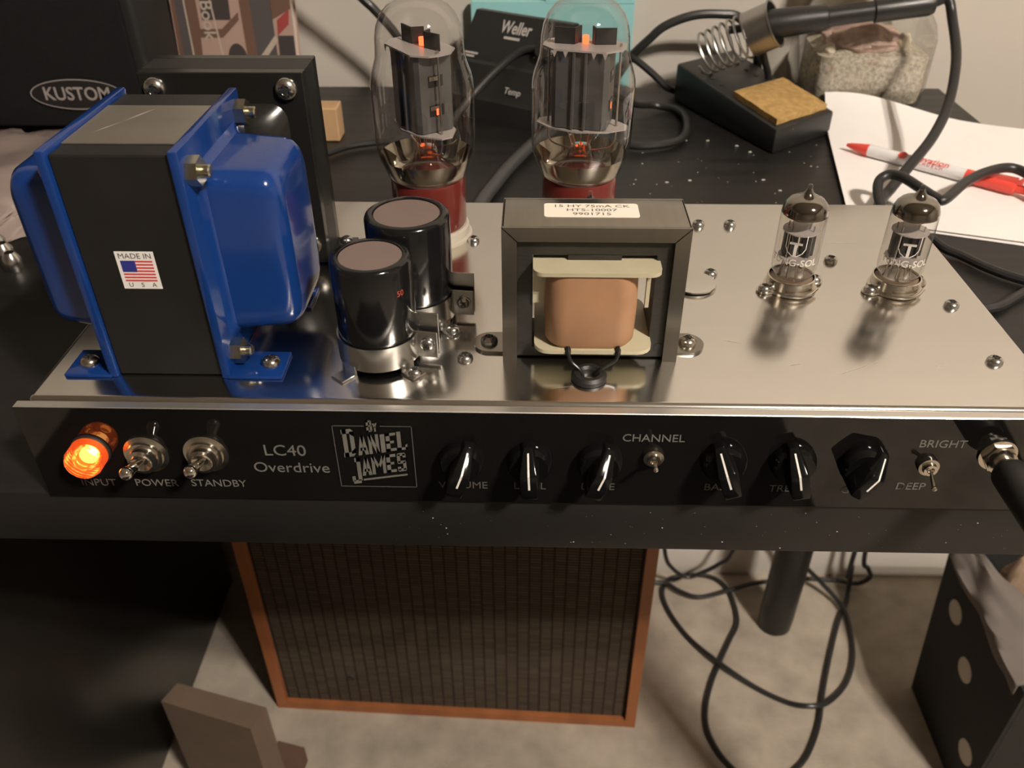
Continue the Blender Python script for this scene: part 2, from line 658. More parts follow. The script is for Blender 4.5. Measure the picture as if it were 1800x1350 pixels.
for k, (x, y) in enumerate(((.1821, .0325), (.3234, .1702), (.3687, .1276), (.4142, .0823), (.4144, .0343), (.3055, .170), (.3030, .1118), (.0455, .155))):
    screw(x, y, 0, chassis, SCREW, a=k * .7, s=1.05)
MB().lathe([(0, .0004), (.0105, .0004), (.0115, .0012), (.0112, .0018), (.0095, .0020), (0, .0019)], 32, 0, T(.2925, .1005, 0)).build('hole_plug', 'aluminium', chassis)
MB().lathe([(.0034, -.002), (.0036, .0022), (.0046, .0034), (.0064, .0034), (.0076, .0022), (.0076, .0002)], 28, 0, T(.2361, .0188, 0)).build('rubber_grommet', 'rubber_black', chassis)


# scratches in the metal
def scratch(p, q, w_, z, parent, name='scratch'):
    p, q = Vector((*p, z)), Vector((*q, z))
    d = (q - p).normalized()
    nn = Vector((-d.y, d.x, 0)) * w_
    m_ = (p + q) / 2
    MB().add([p, m_ + nn, q, m_ - nn], [(0, 1, 2, 3)]).build(name, 'scratch_metal', parent)


for p, q, w_ in (((.3440, .0235), (.3640, .0345), .0004), ((.3240, .0300), (.3300, .0315), .0003), ((.3860, .0290), (.3930, .0330), .0003), ((.2980, .0500), (.3080, .0470), .0002),
                 ((.2200, .0110), (.2290, .0130), .0002), ((.3700, .1500), (.3900, .1480), .0002)):
    scratch(p, q, w_, .00006, chassis)

# lettering on the panel
def word(txt, x, z, size, m='print_grey', bold=0.0, xs=1.0):
    return MB().text(txt, size, T(x, PY - .0001, z) @ PANEL, 0, .00005, bold, xs).build('lettering', m, panel)


word('INPUT', .0209, -.0427, .0057, 'print_dim', 0, .98)
word('POWER', .0468, -.0425, .0057, 'print_grey', 0, .98)
word('STANDBY', .0745, -.0422, .0057, 'print_grey', 0, .98)
word('LC40', .1068, -.0229, .0085, 'print_grey')
word('Overdrive', .1083, -.0325, .0080, 'print_grey')
word('VOLUME', .1823, -.0412, .0055, 'print_dim')
word('LEVEL', .2113, -.0412, .0055, 'print_dim')
word('DRIVE', .2408, -.0410, .0055, 'print_dim')
word('CHANNEL', .2625, -.0134, .0056, 'print_grey')
word('BASS', .2925, -.0403, .0055, 'print_dim')
word('TREBLE', .3235, -.0405, .0055, 'print_dim')
word('GAIN', .3520, -.0408, .0055, 'print_dim')
word('BRIGHT', .3815, -.0145, .0056, 'print_grey')
word('DEEP', .3745, -.0382, .0056, 'print_grey')

# maker's logo: block letters inside a thin frame
t_ = .30


def bars(*bs):
    return [[(a, b), (c, b), (c, d), (a, d)] for a, b, c, d in bs]


GLYPH = {
    'D': [[(0, 0), (.78, 0), (1, .1), (1, .3), (.62, .16), (0, .16)], [(0, 1), (.78, 1), (1, .9), (1, .7), (.62, .84), (0, .84)]] + bars((.08, 0, .42, 1), (.66, .1, 1, .9)),
    'A': [[(0, 1), (.34, 0), (.66, 0), (.34, 1)], [(.66, 1), (.34, 0), (.66, 0), (1, 1)]] + bars((.25, .62, .75, .78)),
    'N': bars((0, 0, .3, 1), (.7, 0, 1, 1)) + [[(0, 0), (.32, 0), (1, 1), (.68, 1)]],
    'I': bars((0, 0, 1, 1)),
    'E': bars((0, 0, .4, 1), (0, 0, 1, .15), (0, .43, .8, .57), (0, .85, 1, 1)),
    'L': bars((0, 0, .4, 1), (0, .86, 1, 1)) + [[(.8, .74), (1, .7), (1, 1), (.8, 1)]],
    'J': bars((.45, 0, 1, .16), (.62, 0, 1, .9), (.1, .86, .9, 1), (0, .70, .34, .9)),
    'M': bars((0, 0, .22, 1), (.78, 0, 1, 1)) + [[(0, 0), (.22, 0), (.62, .68), (.42, .68)], [(1, 0), (.78, 0), (.4, .68), (.6, .68)]],
    'S': bars((.08, 0, .92, .15), (0, .06, .36, .52), (.08, .42, .92, .57), (.64, .48, 1, .94), (.08, .85, .92, 1), (0, .74, .36, .94), (.64, .06, 1, .26)),
    'B': bars((0, 0, .36, 1), (0, 0, .85, .15), (0, .42, .85, .56), (0, .85, .85, 1), (.62, .06, .95, .46), (.62, .5, 1, .94)),
    'Y': bars((.32, .45, .68, 1)) + [[(0, 0), (.36, 0), (.66, .55), (.34, .55)], [(1, 0), (.64, 0), (.34, .55), (.66, .55)]],
}
LX0, LX1, LZ0, LZ1 = .1286, .1621, -.0085, -.0428


def logo_pt(u, v):
    return (LX0 + (LX1 - LX0) * u, LZ0 + (LZ1 - LZ0) * v)


lg = MB()
for ch, u0, u1, v0, v1 in (('D', .105, .262, .07, .51), ('A', .29, .428, .17, .475), ('N', .435, .567, .15, .45), ('I', .588, .645, .135, .425),
                           ('E', .66, .785, .12, .405), ('L', .80, .925, .09, .385), ('J', .165, .295, .53, .955), ('A', .305, .438, .525, .815),
                           ('M', .442, .622, .49, .79), ('E', .637, .757, .46, .755), ('S', .775, .888, .435, .735), ('B', .435, .505, -.075, .10), ('Y', .51, .568, -.035, .095)):
    for poly in GLYPH[ch]:
        pts = []
        for a, bb in poly:
            u = u0 + a * (u1 - u0)
            pts.append(logo_pt(u, v0 + bb * (v1 - v0) - .17 * (u - u0)))
        lg.flat(pts, 0, T(0, PY - .00015, 0) @ Matrix(((1, 0, 0, 0), (0, 0, 0, 0), (0, 1, 0, 0), (0, 0, 0, 1))))
for a, b2, w in (((.31, .865), (.89, .765), .03),):
    pts = [logo_pt(a[0], a[1]), logo_pt(b2[0], b2[1]), logo_pt(b2[0], b2[1] + w), logo_pt(a[0], a[1] + w)]
    lg.flat(pts, 0, T(0, PY - .00015, 0) @ Matrix(((1, 0, 0, 0), (0, 0, 0, 0), (0, 1, 0, 0), (0, 0, 0, 1))))
lg.build('maker_logo', 'print_grey', panel)
lf = MB()
fw = .0004
for x0, z0, x1, z1 in ((LX0, LZ0 - fw, LX0 + .405 * (LX1 - LX0), LZ0), (LX0 + .605 * (LX1 - LX0), LZ0 - fw, LX1, LZ0), (LX0, LZ1, LX1, LZ1 + fw),
                       (LX0, LZ1, LX0 + fw, LZ0), (LX1 - fw, LZ1, LX1, LZ0)):
    lf.box((x0, PY - .00016, z0), (x1, PY - .0001, z1))
lf.build('logo_frame', 'print_dim', panel)

# chicken-head knobs: round skirt, tall fin, white pointer line over nose and fin
kb = MB()
kb.lathe([(0, 0), (.0098, 0), (.0098, .0016), (.0090, .0045), (.0080, .0058), (0, .0058)], 36)
fin = [(-.0042, -.0088), (.0042, -.0088), (.0046, -.004), (.0044, .0035), (.0022, .0112), (-.0022, .0112), (-.0046 + .0002, .0035), (-.0046, -.004)]
H = {0: .0150, 1: .0150, 2: .0150, 3: .0142, 4: .0050, 5: .0050, 6: .0142, 7: .0150}
vs = [(x * 1.08, y, .001) for x, y in fin] + [(x * .82, y, H[i]) for i, (x, y) in enumerate(fin)]
fs = [(0, 1, 9, 8), (1, 2, 10, 9), (2, 3, 11, 10), (3, 4, 12, 11), (4, 5, 13, 12), (5, 6, 14, 13), (6, 7, 15, 14), (7, 0, 8, 15),
      (8, 9, 10, 15), (10, 11, 14, 15), (11, 12, 13, 14)]
bmk = bmesh.new()
bvs = [bmk.verts.new(v) for v in vs]
for f in fs:
    bmk.faces.new([bvs[i] for i in f])
bmesh.ops.bevel(bmk, geom=list(bmk.edges), offset=.0006, segments=2, affect='EDGES', profile=.5)
kb.bm(bmk)
KNOB = kb.mesh('control_knob', 'knob_black')
ln = MB()
w = .00042
ln.add([(-w, -.0032, .01512), (w, -.0032, .01512), (w, .0034, .01435), (-w, .0034, .01435), (w * .9, .0098, .0068), (-w * .9, .0098, .0068)],
       [(0, 1, 2, 3), (3, 2, 4, 5)])
ln.add([(-w, -.0032, .0148), (w, -.0032, .0148), (w, .0034, .0139), (-w, .0034, .0139), (w * .9, .0098, .0062), (-w * .9, .0098, .0062)],
       [(3, 2, 1, 0), (5, 4, 2, 3)])
LINE = ln.mesh('pointer_line', 'knob_line')
for x, z, a in ((.1822, -.0262, 20), (.2110, -.0264, -3), (.2407, -.0262, 21), (.2928, -.0246, -20), (.3217, -.0244, -13), (.3508, -.0250, 36)):
    rot = PANEL @ Matrix.Rotation(R(-a), 4, 'Z')
    k = place('control_knob', KNOB, amp, (x, PY, z), rot)
    l = place('pointer_line', LINE, None, (0, 0, 0))
    l.parent = k

# big toggle switches and small ones
def toggle(x, z, big, lever):
    s_ = MB()
    M = T(x, PY, z) @ PANEL
    if big:
        s_.lathe([(0, 0), (.0097, 0), (.0097, .0008), (.0078, .0014), (.0076, .0030), (.0063, .0032), (.0061, .0060), (.0045, .0062), (.0042, .0068), (.0022, .0050), (0, .0050)], 32, 0, M)
    else:
        s_.lathe([(0, 0), (.0045, 0), (.0043, .0022), (.003, .0024), (.0028, .0042), (.0016, .0042), (.0014, .003), (0, .003)], 24, 0, M)
        s_.prism([(.0042 * cos(pi / 3 * k + .3), .0042 * sin(pi / 3 * k + .3)) for k in range(6)], .0004, .0022, 0, M)
    t = s_.build('toggle_switch', 'nickel', amp)
    v = MB()
    p0 = Vector((x, PY - .004, z))
    p1 = Vector(lever)
    d = (p1 - p0)
    if big:
        v.tube([p0, p0 + d * .5, p1], lambda q: .0013 + .0013 * q, 14, 0, 6)
        v.lathe([(0, -.0029)] + [(.0029 * cos(a), .0029 * sin(a)) for a in [R(q) for q in range(-75, 90, 15)]] + [(0, .0029)], 16, 0, T(*p1))
    else:
        v.tube([p0, p0 + d * .5, p1], lambda q: .0006 + .0004 * q, 12, 0, 6)
        v.lathe([(0, -.0012)] + [(.0012 * cos(a), .0012 * sin(a)) for a in [R(q) for q in range(-75, 90, 15)]] + [(0, .0012)], 14, 0, T(*p1))
    v.build('lever', 'chrome', t)


toggle(.0468, -.0255, True, (.0445, -.0200, -.0232))
toggle(.0728, -.0248, True, (.0717, -.0200, -.0217))
toggle(.2632, -.0228, False, (.2627, -.0170, -.0198))
toggle(.3782, -.0256, False, (.3776, -.0165, -.0285))

# pilot lamp
px, pz = .0232, -.0238
M = T(px, PY, pz) @ PANEL
pil = MB().lathe([(0, 0), (.0084, 0), (.0084, .0008), (.0079, .0012), (0, .0012)], 32, 0, M).build('pilot_lamp', 'rubber_black', amp)
tag(pil, 'glowing orange pilot lamp')
lens = []
for k in range(5):
    z0 = .0014 + k * .0016
    lens += [(.0075, z0), (.0079, z0 + .0006), (.0075, z0 + .0012)]
lens += [(.0075, .0096), (.0069, .0106), (.0055, .0110), (.0035, .0106), (0, .0104)]
MB().lathe([(.0075, .001)] + lens, 32, 0, M).build('lens', 'pilot_lens', pil)
MB().lathe([(0, .0016), (.0046, .0018), (.0056, .0032), (.0058, .0054), (.0048, .0078), (.0024, .0092), (0, .0095)], 18, 0, M).build('glow_bulb', 'pilot_glow', pil)
MB().lathe([(0, .0020), (.0024, .0024), (.0038, .0036), (.0038, .0060), (.0024, .0074), (0, .0078)], 14, 0, M @ T(.0016, .0014, 0)).build('filament', 'pilot_bulb', pil)

# input jack
jm = T(.4052, PY, -.0196) @ PANEL
jk = MB().lathe([(0, 0), (.0078, 0), (.0078, .0010), (.0058, .0012), (.0058, .0058), (.0045, .0060), (0, .0060)], 28, 0, jm)
jk.prism([(.0070 * cos(pi / 3 * k), .0070 * sin(pi / 3 * k)) for k in range(6)], .0010, .0036, 0, jm)
jk.build('input_jack', 'nickel', amp)

# ------------------------------------------------------------------ power transformer (blue end bells)
pt = MB().box((.0335, .0175, .0004), (.0785, .0890, .0985), .0006, 1).build('power_transformer', 'core_black', amp)
tag(pt, 'power transformer with blue painted end bells and a flag sticker')
MB().box((.0338, .0285, .0984), (.0782, .0722, .0991), .0002, 1).build('top_plate', 'raw_steel', pt)

scratch((.0480, .0520), (.0560, .0690), .0006, .09915, pt)
scratch((.0405, .0385), (.0480, .0520), .0004, .09915, pt)


def end_bell(sx, name='end_bell'):
    # sx=+1 right bell, -1 left bell; mirror about the core centre
    cx = .056
    X = lambda x: cx + sx * (x - cx if sx > 0 or x < .083 else .0270 + (x - .083) * .88)
    s_ = MB()

    def bx(lo, hi, bev, seg):
        a, b_ = X(lo[0]), X(hi[0])
        s_.box((min(a, b_), lo[1], lo[2]), (max(a, b_), hi[1], hi[2]), bev, seg)
    bx((.0786, .0155, .0), (.0824, .0925, .1005), .0007, 2)                 # flange
    # pressed bell: lofted rounded rectangles
    secs = [(.0822, .0245, .0105, .0845, .0900, .006), (.0836, .0275, .0125, .0820, .0880, .007), (.0850, .0288, .0138, .0806, .0870, .008),
            (.1020, .0298, .0148, .0798, .0862, .009), (.1062, .0302, .0152, .0794, .0858, .009), (.1090, .0312, .0162, .0784, .0848, .009),
            (.1110, .0330, .0180, .0766, .0830, .009), (.1122, .0354, .0204, .0742, .0806, .0085), (.1126, .0385, .0235, .0711, .0775, .008)]
    vs, fs = [], []
    n = 0
    for (x, y0, z0, y1, z1, r) in secs:
        ring = rrect(y0, z0, y1, z1, r, 6)
        n = len(ring)
        vs += [(X(x), a, b_) for a, b_ in ring]
    for i in range(len(secs) - 1):
        for k in range(n):
            j = (k + 1) % n
            fs.append((i * n + k, i * n + j, (i + 1) * n + j, (i + 1) * n + k))
    fs.append(tuple((len(secs) - 1) * n + k for k in range(n)))
    s_.add(vs, fs)
    for y0, y1 in ((.0150, .0345), (.0735, .0925)):                         # foot tabs
        bx((.0810, y0, .0), (.1045 if sx > 0 else .1045, y1, .0017), .0006, 2)
    return s_.build(name, 'blue_paint', pt, sharp=30)


bellR = end_bell(1)
bellL = end_bell(-1)
nut = MB()
nut.prism([(.0058 * cos(pi / 3 * k), .0058 * sin(pi / 3 * k)) for k in range(6)], 0, .0046)
nut.lathe([(0, .0044), (.0025, .0044), (.0026, .0078), (.0021, .0084), (0, .0084)], 16)
NUT = nut.mesh('bolt_and_nut', 'yellow_zinc')
HEAD = MB().prism([(.0046 * cos(pi / 3 * k), .0046 * sin(pi / 3 * k)) for k in range(6)], 0, .0022).mesh('bolt_head', 'yellow_zinc')
for y, z, a in ((.0232, .0905, .2), (.0865, .0915, .5), (.0250, .0085, .1), (.0865, .0085, .4)):
    place('bolt_and_nut', NUT, pt, (.0824, y, z), facing((1, 0, 0)) @ Matrix.Rotation(a, 4, 'Z'))
    place('bolt_head', HEAD, pt, (.0296, y, z), facing((-1, 0, 0)) @ Matrix.Rotation(a, 4, 'Z'))
screw(.0977, .0250, .0017, pt, SCREW_N, s=1.15)
screw(.0975, .0830, .0017, pt, SCREW_N, s=1.15)
screw(.0180, .0240, .0017, pt, SCREW_N, s=1.15)
screw(.0145, .0830, .0017, pt, SCREW_N, s=1.15)
# flag sticker
fl = MB()
fy = .01742
fx0, fx1, fz0, fz1 = .0473, .0628, .0430, .0596
fl.box((fx0, fy - .0001, fz0), (fx1, fy, fz1))
FQ = lambda x0, z0, x1, z1, mi, d: fl.box((x0, fy - d, z0), (x1, fy - .00009, z1), 0, 1, mi)
sx0, sx1, sz0, sz1 = fx0 + .0015, fx1 - .0012, fz0 + .0034, fz1 - .0040
for k in range(7):
    h = (sz1 - sz0) / 13
    FQ(sx0, sz0 + 2 * k * h, sx1, sz0 + (2 * k + 1) * h, 1, .00018)
FQ(sx0, sz0 + 6 * (sz1 - sz0) / 13, sx0 + .0058, sz1, 2, .00024)
fl.text('MADE IN', .0033, T((fx0 + fx1) / 2, fy - .00013, fz1 - .0021) @ PANEL, 3, .00003, 0, 1.02)
for k, ch in enumerate('USA'):
    fl.text(ch, .0028, T(fx0 + .0032 + k * .0047, fy - .00013, fz0 + .0017) @ PANEL, 3, .00003)
fl.build('flag_sticker', ['sticker_white', 'flag_red', 'flag_blue', 'ink'], pt)

# ------------------------------------------------------------------ output transformer (black)
ot = MB().box((.0268, .1264, .0), (.1040, .1431, .0987), .0003, 1).build('output_transformer', 'core_black', amp)
tag(ot, 'tall black output transformer behind the blue one')


def cover(sy, y0):
    s_ = MB()
    s_.box((.0268, min(y0, y0 + sy * .0065), .0006), (.1040, max(y0, y0 + sy * .0065), .0987), .0004, 1)
    secs = [(0, .0365, .0155, .0945, .0845, .008), (.0012, .0372, .0162, .0938, .0838, .009), (.0055, .0400, .019, .0910, .0810, .012), (.0095, .0440, .0235, .0870, .0765, .015),
            (.0120, .0500, .030, .0810, .0700, .018), (.0130, .0600, .0400, .0710, .0600, .0085)]
    vs, fs = [], []
    n = 0
    for d, x0, z0, x1, z1, r in secs:
        ring = rrect(x0, z0, x1, z1, min(r, (x1 - x0) / 2 - 1e-4), 6)
        n = len(ring)
        vs += [(a, y0 + sy * (.0064 + d), b_) for a, b_ in ring]
    for i in range(len(secs) - 1):
        for k in range(n):
            j = (k + 1) % n
            fs.append((i * n + k, i * n + j, (i + 1) * n + j, (i + 1) * n + k))
    fs.append(tuple((len(secs) - 1) * n + k for k in range(n)))
    s_.add(vs, fs)
    return s_.build('cover', 'bell_black', ot, sharp=28)


cover(-1, .1265)
cover(1, .1430)
for x, z in ((.0959, .0915), (.0342, .0915), (.0965, .0110), (.0342, .0110)):
    screw(x, .1200, z, ot, SCREW_B, (0, -1, 0), x * 30)
for x0, x1 in ((.1035, .1150), (.0158, .0273)):
    f = MB().box((x0, .1210, .0), (x1, .1485, .0018), .0007, 2).build('foot', 'bell_black', ot)
    screw((x0 + x1) / 2, .1275, .0018, ot, SCREW)
    screw((x0 + x1) / 2, .1435, .0018, ot, SCREW)

# ------------------------------------------------------------------ choke in a steel frame
choke = MB()
yf, yb = .0325, .0600
x0, x1, zt = .1988, .2750, .0640
choke.box((x0, yf, zt - .0014), (x1, yb, zt), .0005, 2)
choke.box((x0, yf, 0), (x0 + .0014, yb, zt), .0005, 2)
choke.box((x1 - .0014, yf, 0), (x1, yb, zt), .0005, 2)
lw = .0062
for ya, yb2 in ((yf - .0007, yf + .0007), (yb - .0007, yb + .0007)):
    MXZ = Matrix(((1, 0, 0, 0), (0, 0, -1, 0), (0, 1, 0, 0), (0, 0, 0, 1)))
    g = .0003
    choke.prism([(x0, 0), (x0 + lw, 0), (x0 + lw, zt - lw - g), (x0, zt - g)], -yb2, -ya, 0, MXZ)
    choke.prism([(x1, 0), (x1 - lw, 0), (x1 - lw, zt - lw - g), (x1, zt - g)], -yb2, -ya, 0, MXZ)
    choke.prism([(x0 + g, zt), (x1 - g, zt), (x1 - lw - g, zt - lw), (x0 + lw + g, zt - lw)], -yb2, -ya, 0, MXZ)
# ears
choke.prism([(x0 + .001, .0365), (x0 + .001, .0530)] + circle(.0082, 14, .1932, .0447, pi * .58, pi * 1.42), .0, .0014)
choke.prism([(x1 - .001, .0535), (x1 - .001, .0370)] + circle(.0082, 14, .2808, .0452, -pi * .42, pi * .42), .0, .0014)
choke = choke.build('choke', 'frame_steel', amp, sharp=30)
tag(choke, 'choke transformer in an open steel frame with brown coil')
screw(.1922, .0446, .0014, choke, SCREW, a=.3, s=1.15)
screw(.2817, .0450, .0014, choke, SCREW_N, a=.8, s=1.15)
co = MB()
cy0, cy1 = .0345, .0585
co.box((.2010, cy0, .0008), (.2116, cy1, .0612), .0002, 1)
co.box((.2624, cy0, .0008), (.2728, cy1, .0612), .0002, 1)
co.box((.2112, cy0, .0506), (.2628, cy1, .0612), .0002, 1)
co.box((.2112, cy0, .0008), (.2628, cy1, .0058), .0002, 1)
co.box((.2260, cy0, .0050), (.2480, cy1, .0510))
co.build('core', 'lamination', choke)
for x in (.2068, .2668):
    MB().cyl((x, cy0 - .0002, .0062), (x, cy0 + .001, .0062), .0019, None, 16).build('bolt_hole', 'rubber_black', choke)
bo = MB()
bo.prism(rrect(.2117, .0232, .2638, .0690, .0045, 4), .0466, .0484)
bo.prism(rrect(.2125, .0232, .2628, .0690, .0065, 4), .0094, .0112)
bo.box((.2117, .0330, .0290), (.2172, .0348, .0470))
bo.box((.2590, .0330, .0270), (.2606, .0348, .0470))
bo.build('bobbin', 'bobbin_cream', choke)
coil = MB()
prof = rrect(.2170, .0238, .2552, .0685, .0095, 8)
vs, fs = [], []
n = len(prof)
for z, d in ((.0112, .0012), (.0135, 0), (.0290, -.0004), (.0445, 0), (.0466, .0004)):
    for a, b_ in prof:
        vs.append((a + (d if a < .236 else -d), b_ + (d if b_ < .045 else -d), z))
for i in range(4):
    for k in range(n):
        j = (k + 1) % n
        fs.append((i * n + k, i * n + j, (i + 1) * n + j, (i + 1) * n + k))
coil.add(vs, fs).build('coil', 'kraft_coil', choke)
for pts in ([(.2270, .0250, .0125), (.2270, .0222, .0108), (.2284, .0212, .0070), (.2325, .0197, .0030), (.2340, .0190, -.002)],
            [(.2482, .0250, .0125), (.2482, .0222, .0110), (.2468, .0212, .0075), (.2410, .0197, .0040), (.2380, .0190, -.002)]):
    MB().tube(pts, .00085, 10).build('lead_wire', 'wire_black', choke)
for x in (.2270, .2482):
    MB().box((x - .0012, .0226, .0088), (x + .0012, .0245, .0122), .0004, 1).build('wire_sleeve', 'wire_black', choke)
la = MB().prism(rrect(.2160, .0418, .2550, .0550, .0014, 4), .0640, .0642)
up = Matrix.Identity(4)
la.text('15 HY 75mA CK', .0034, T(.2356, .0522, .06424), 1, .00002, 0, 1.35)
la.text('HTS-10007', .0034, T(.2356, .0484, .06424), 1, .00002, 0, 1.35)
la.text('9901715', .0034, T(.2356, .0446, .06424), 1, .00002, 0, 1.35)
la.build('paper_label', ['sticker_cream', 'ink'], choke)


# ------------------------------------------------------------------ filter capacitors
def capacitor(cx, cy, r, top, ear_dir, printed):
    s_ = MB()
    M = T(cx, cy, 0)
    s_.lathe([(0, .002), (r * .93, .002), (r, .004), (r, top - .0022), (r * .97, top - .0007), (r * .91, top), (r * .80, top), (r * .79, top - .0009), (0, top - .0009)], 48, 0, M)
    cap = s_.build('filter_capacitor', 'cap_sleeve', amp, sharp=50)
    tag(cap, 'black can capacitor held upright in a silver clamp')
    MB().lathe([(0, top - .0009), (r * .78, top - .0009), (r * .77, top - .0005), (0, top - .0004)], 40, 0, M).build('top_disc', 'phenolic', cap)
    band = MB()
    band.lathe([(r + .0002, .0035), (r + .0010, .0035), (r + .0010, .0150), (r + .0002, .0150)], 48, 0, M)
    ea = math.atan2(ear_dir[1], ear_dir[0])
    for off in (-.0016, .0016):
        Mr = M @ Matrix.Rotation(ea, 4, 'Z')
        band.box((r - .001, off - .0005, .0035), (r + .0100, off + .0005, .0240 if off > 0 else .0165), .0003, 1, 0, Mr)
    for fa in (ea - .55, ea + 2.1, ea - 2.1):
        Mr = M @ Matrix.Rotation(fa, 4, 'Z')
        band.box((r - .0002, -.0035, .0010), (r + .0010, .0035, .0050), .0002, 1, 0, Mr)
        band.box((r - .0002, -.0038, .0001), (r + .0085, .0038, .0012), .0004, 1, 0, Mr)
        p = Mr @ Vector((r + .0052, 0, .0012))
    cl = band.build('clamp', 'zinc', cap, sharp=30)
    for fa in (ea - .55, ea + 2.1):
        p = M @ Matrix.Rotation(fa, 4, 'Z') @ Vector((r + .0052, 0, .0012))
        screw(p.x, p.y, p.z, cap, SCREW, s=.95, a=fa)
    p = M @ Matrix.Rotation(ea, 4, 'Z') @ Vector((r + .0055, -.0021, .0105))
    nrm = Matrix.Rotation(ea, 4, 'Z') @ Vector((0, -1, 0))
    screw(p.x, p.y, p.z, cap, SCREW, nrm, .4, 1.0)
    if printed:
        pr = MB()
        a0 = R(-46)
        for tx, z in (('50', .0385),):
            Mt = M @ T((r + .0001) * cos(a0), (r + .0001) * sin(a0), z) @ facing((cos(a0), sin(a0), 0))
            pr.text(tx, .0036, Mt, 0, .00003, 0, 1, 'LEFT', r)
        pr.build('lettering', 'red_print', cap)
    return cap


capacitor(.1445, .0340, .0170, .0505, (1, -.16), True)
capacitor(.1555, .0685, .0190, .0535, (1, -.10), False)

# ------------------------------------------------------------------ tube sockets and tubes
NOVAL = ((.3405, .1000), (.3925, .1000), (.2376, .0905))
for x, y in NOVAL:
    M = T(x, y, 0)
    s_ = MB()
    s_.lathe([(.0098, .0002), (.0130, .0002), (.0130, .0014), (.0118, .0018), (.0117, .0068), (.0110, .0070), (.0108, .0022), (.0098, .0020)], 36, 0, M)
    for a in (R(200), R(20)):
        s_.prism([(0, -.004)] + circle(.004, 10, .0145, 0, -pi / 2, pi / 2) + [(0, .004)], .0002, .0012, 0, M @ Matrix.Rotation(a, 4, 'Z'))
    s_.tube([(x - .006, y - .0128, .0024), (x - .001, y - .0142, .0024), (x + .006, y - .0128, .0024), (x + .0115, y - .007, .0028)], .0008, 8)
    so = s_.build('tube_socket', 'nickel', amp, sharp=30)
    MB().lathe([(0, .0030), (.0092, .0030), (.0106, .0034), (.0106, .0058), (.0092, .0064), (0, .0064)], 30, 0, M).build('insulator', 'socket_brown', so)
    for a in (R(200), R(20)):
        screw(x + .0145 * cos(a), y + .0145 * sin(a), .0012, so, SCREW, s=.95, a=a)
OCTAL = ((.1545, .1570), (.2360, .1600))
for x, y in OCTAL:
    M = T(x, y, 0)
    so = MB().lathe([(0, .0), (.0225, .0), (.0228, .0012), (.0212, .0020), (.0212, .0062), (.0200, .0072), (0, .0072)], 40, 0, M).build('tube_socket', 'ceramic', amp)
    for a in (R(-20), R(160)):
        screw(x + .0256 * cos(a), y + .0256 * sin(a), .0, so, SCREW, a=a)


def sphere(mb, c_, r, mi=0, n=14):
    mb.lathe([(0, -r)] + [(r * cos(R(q)), r * sin(R(q))) for q in range(-75, 90, 15)] + [(0, r)], n, mi, T(*c_))


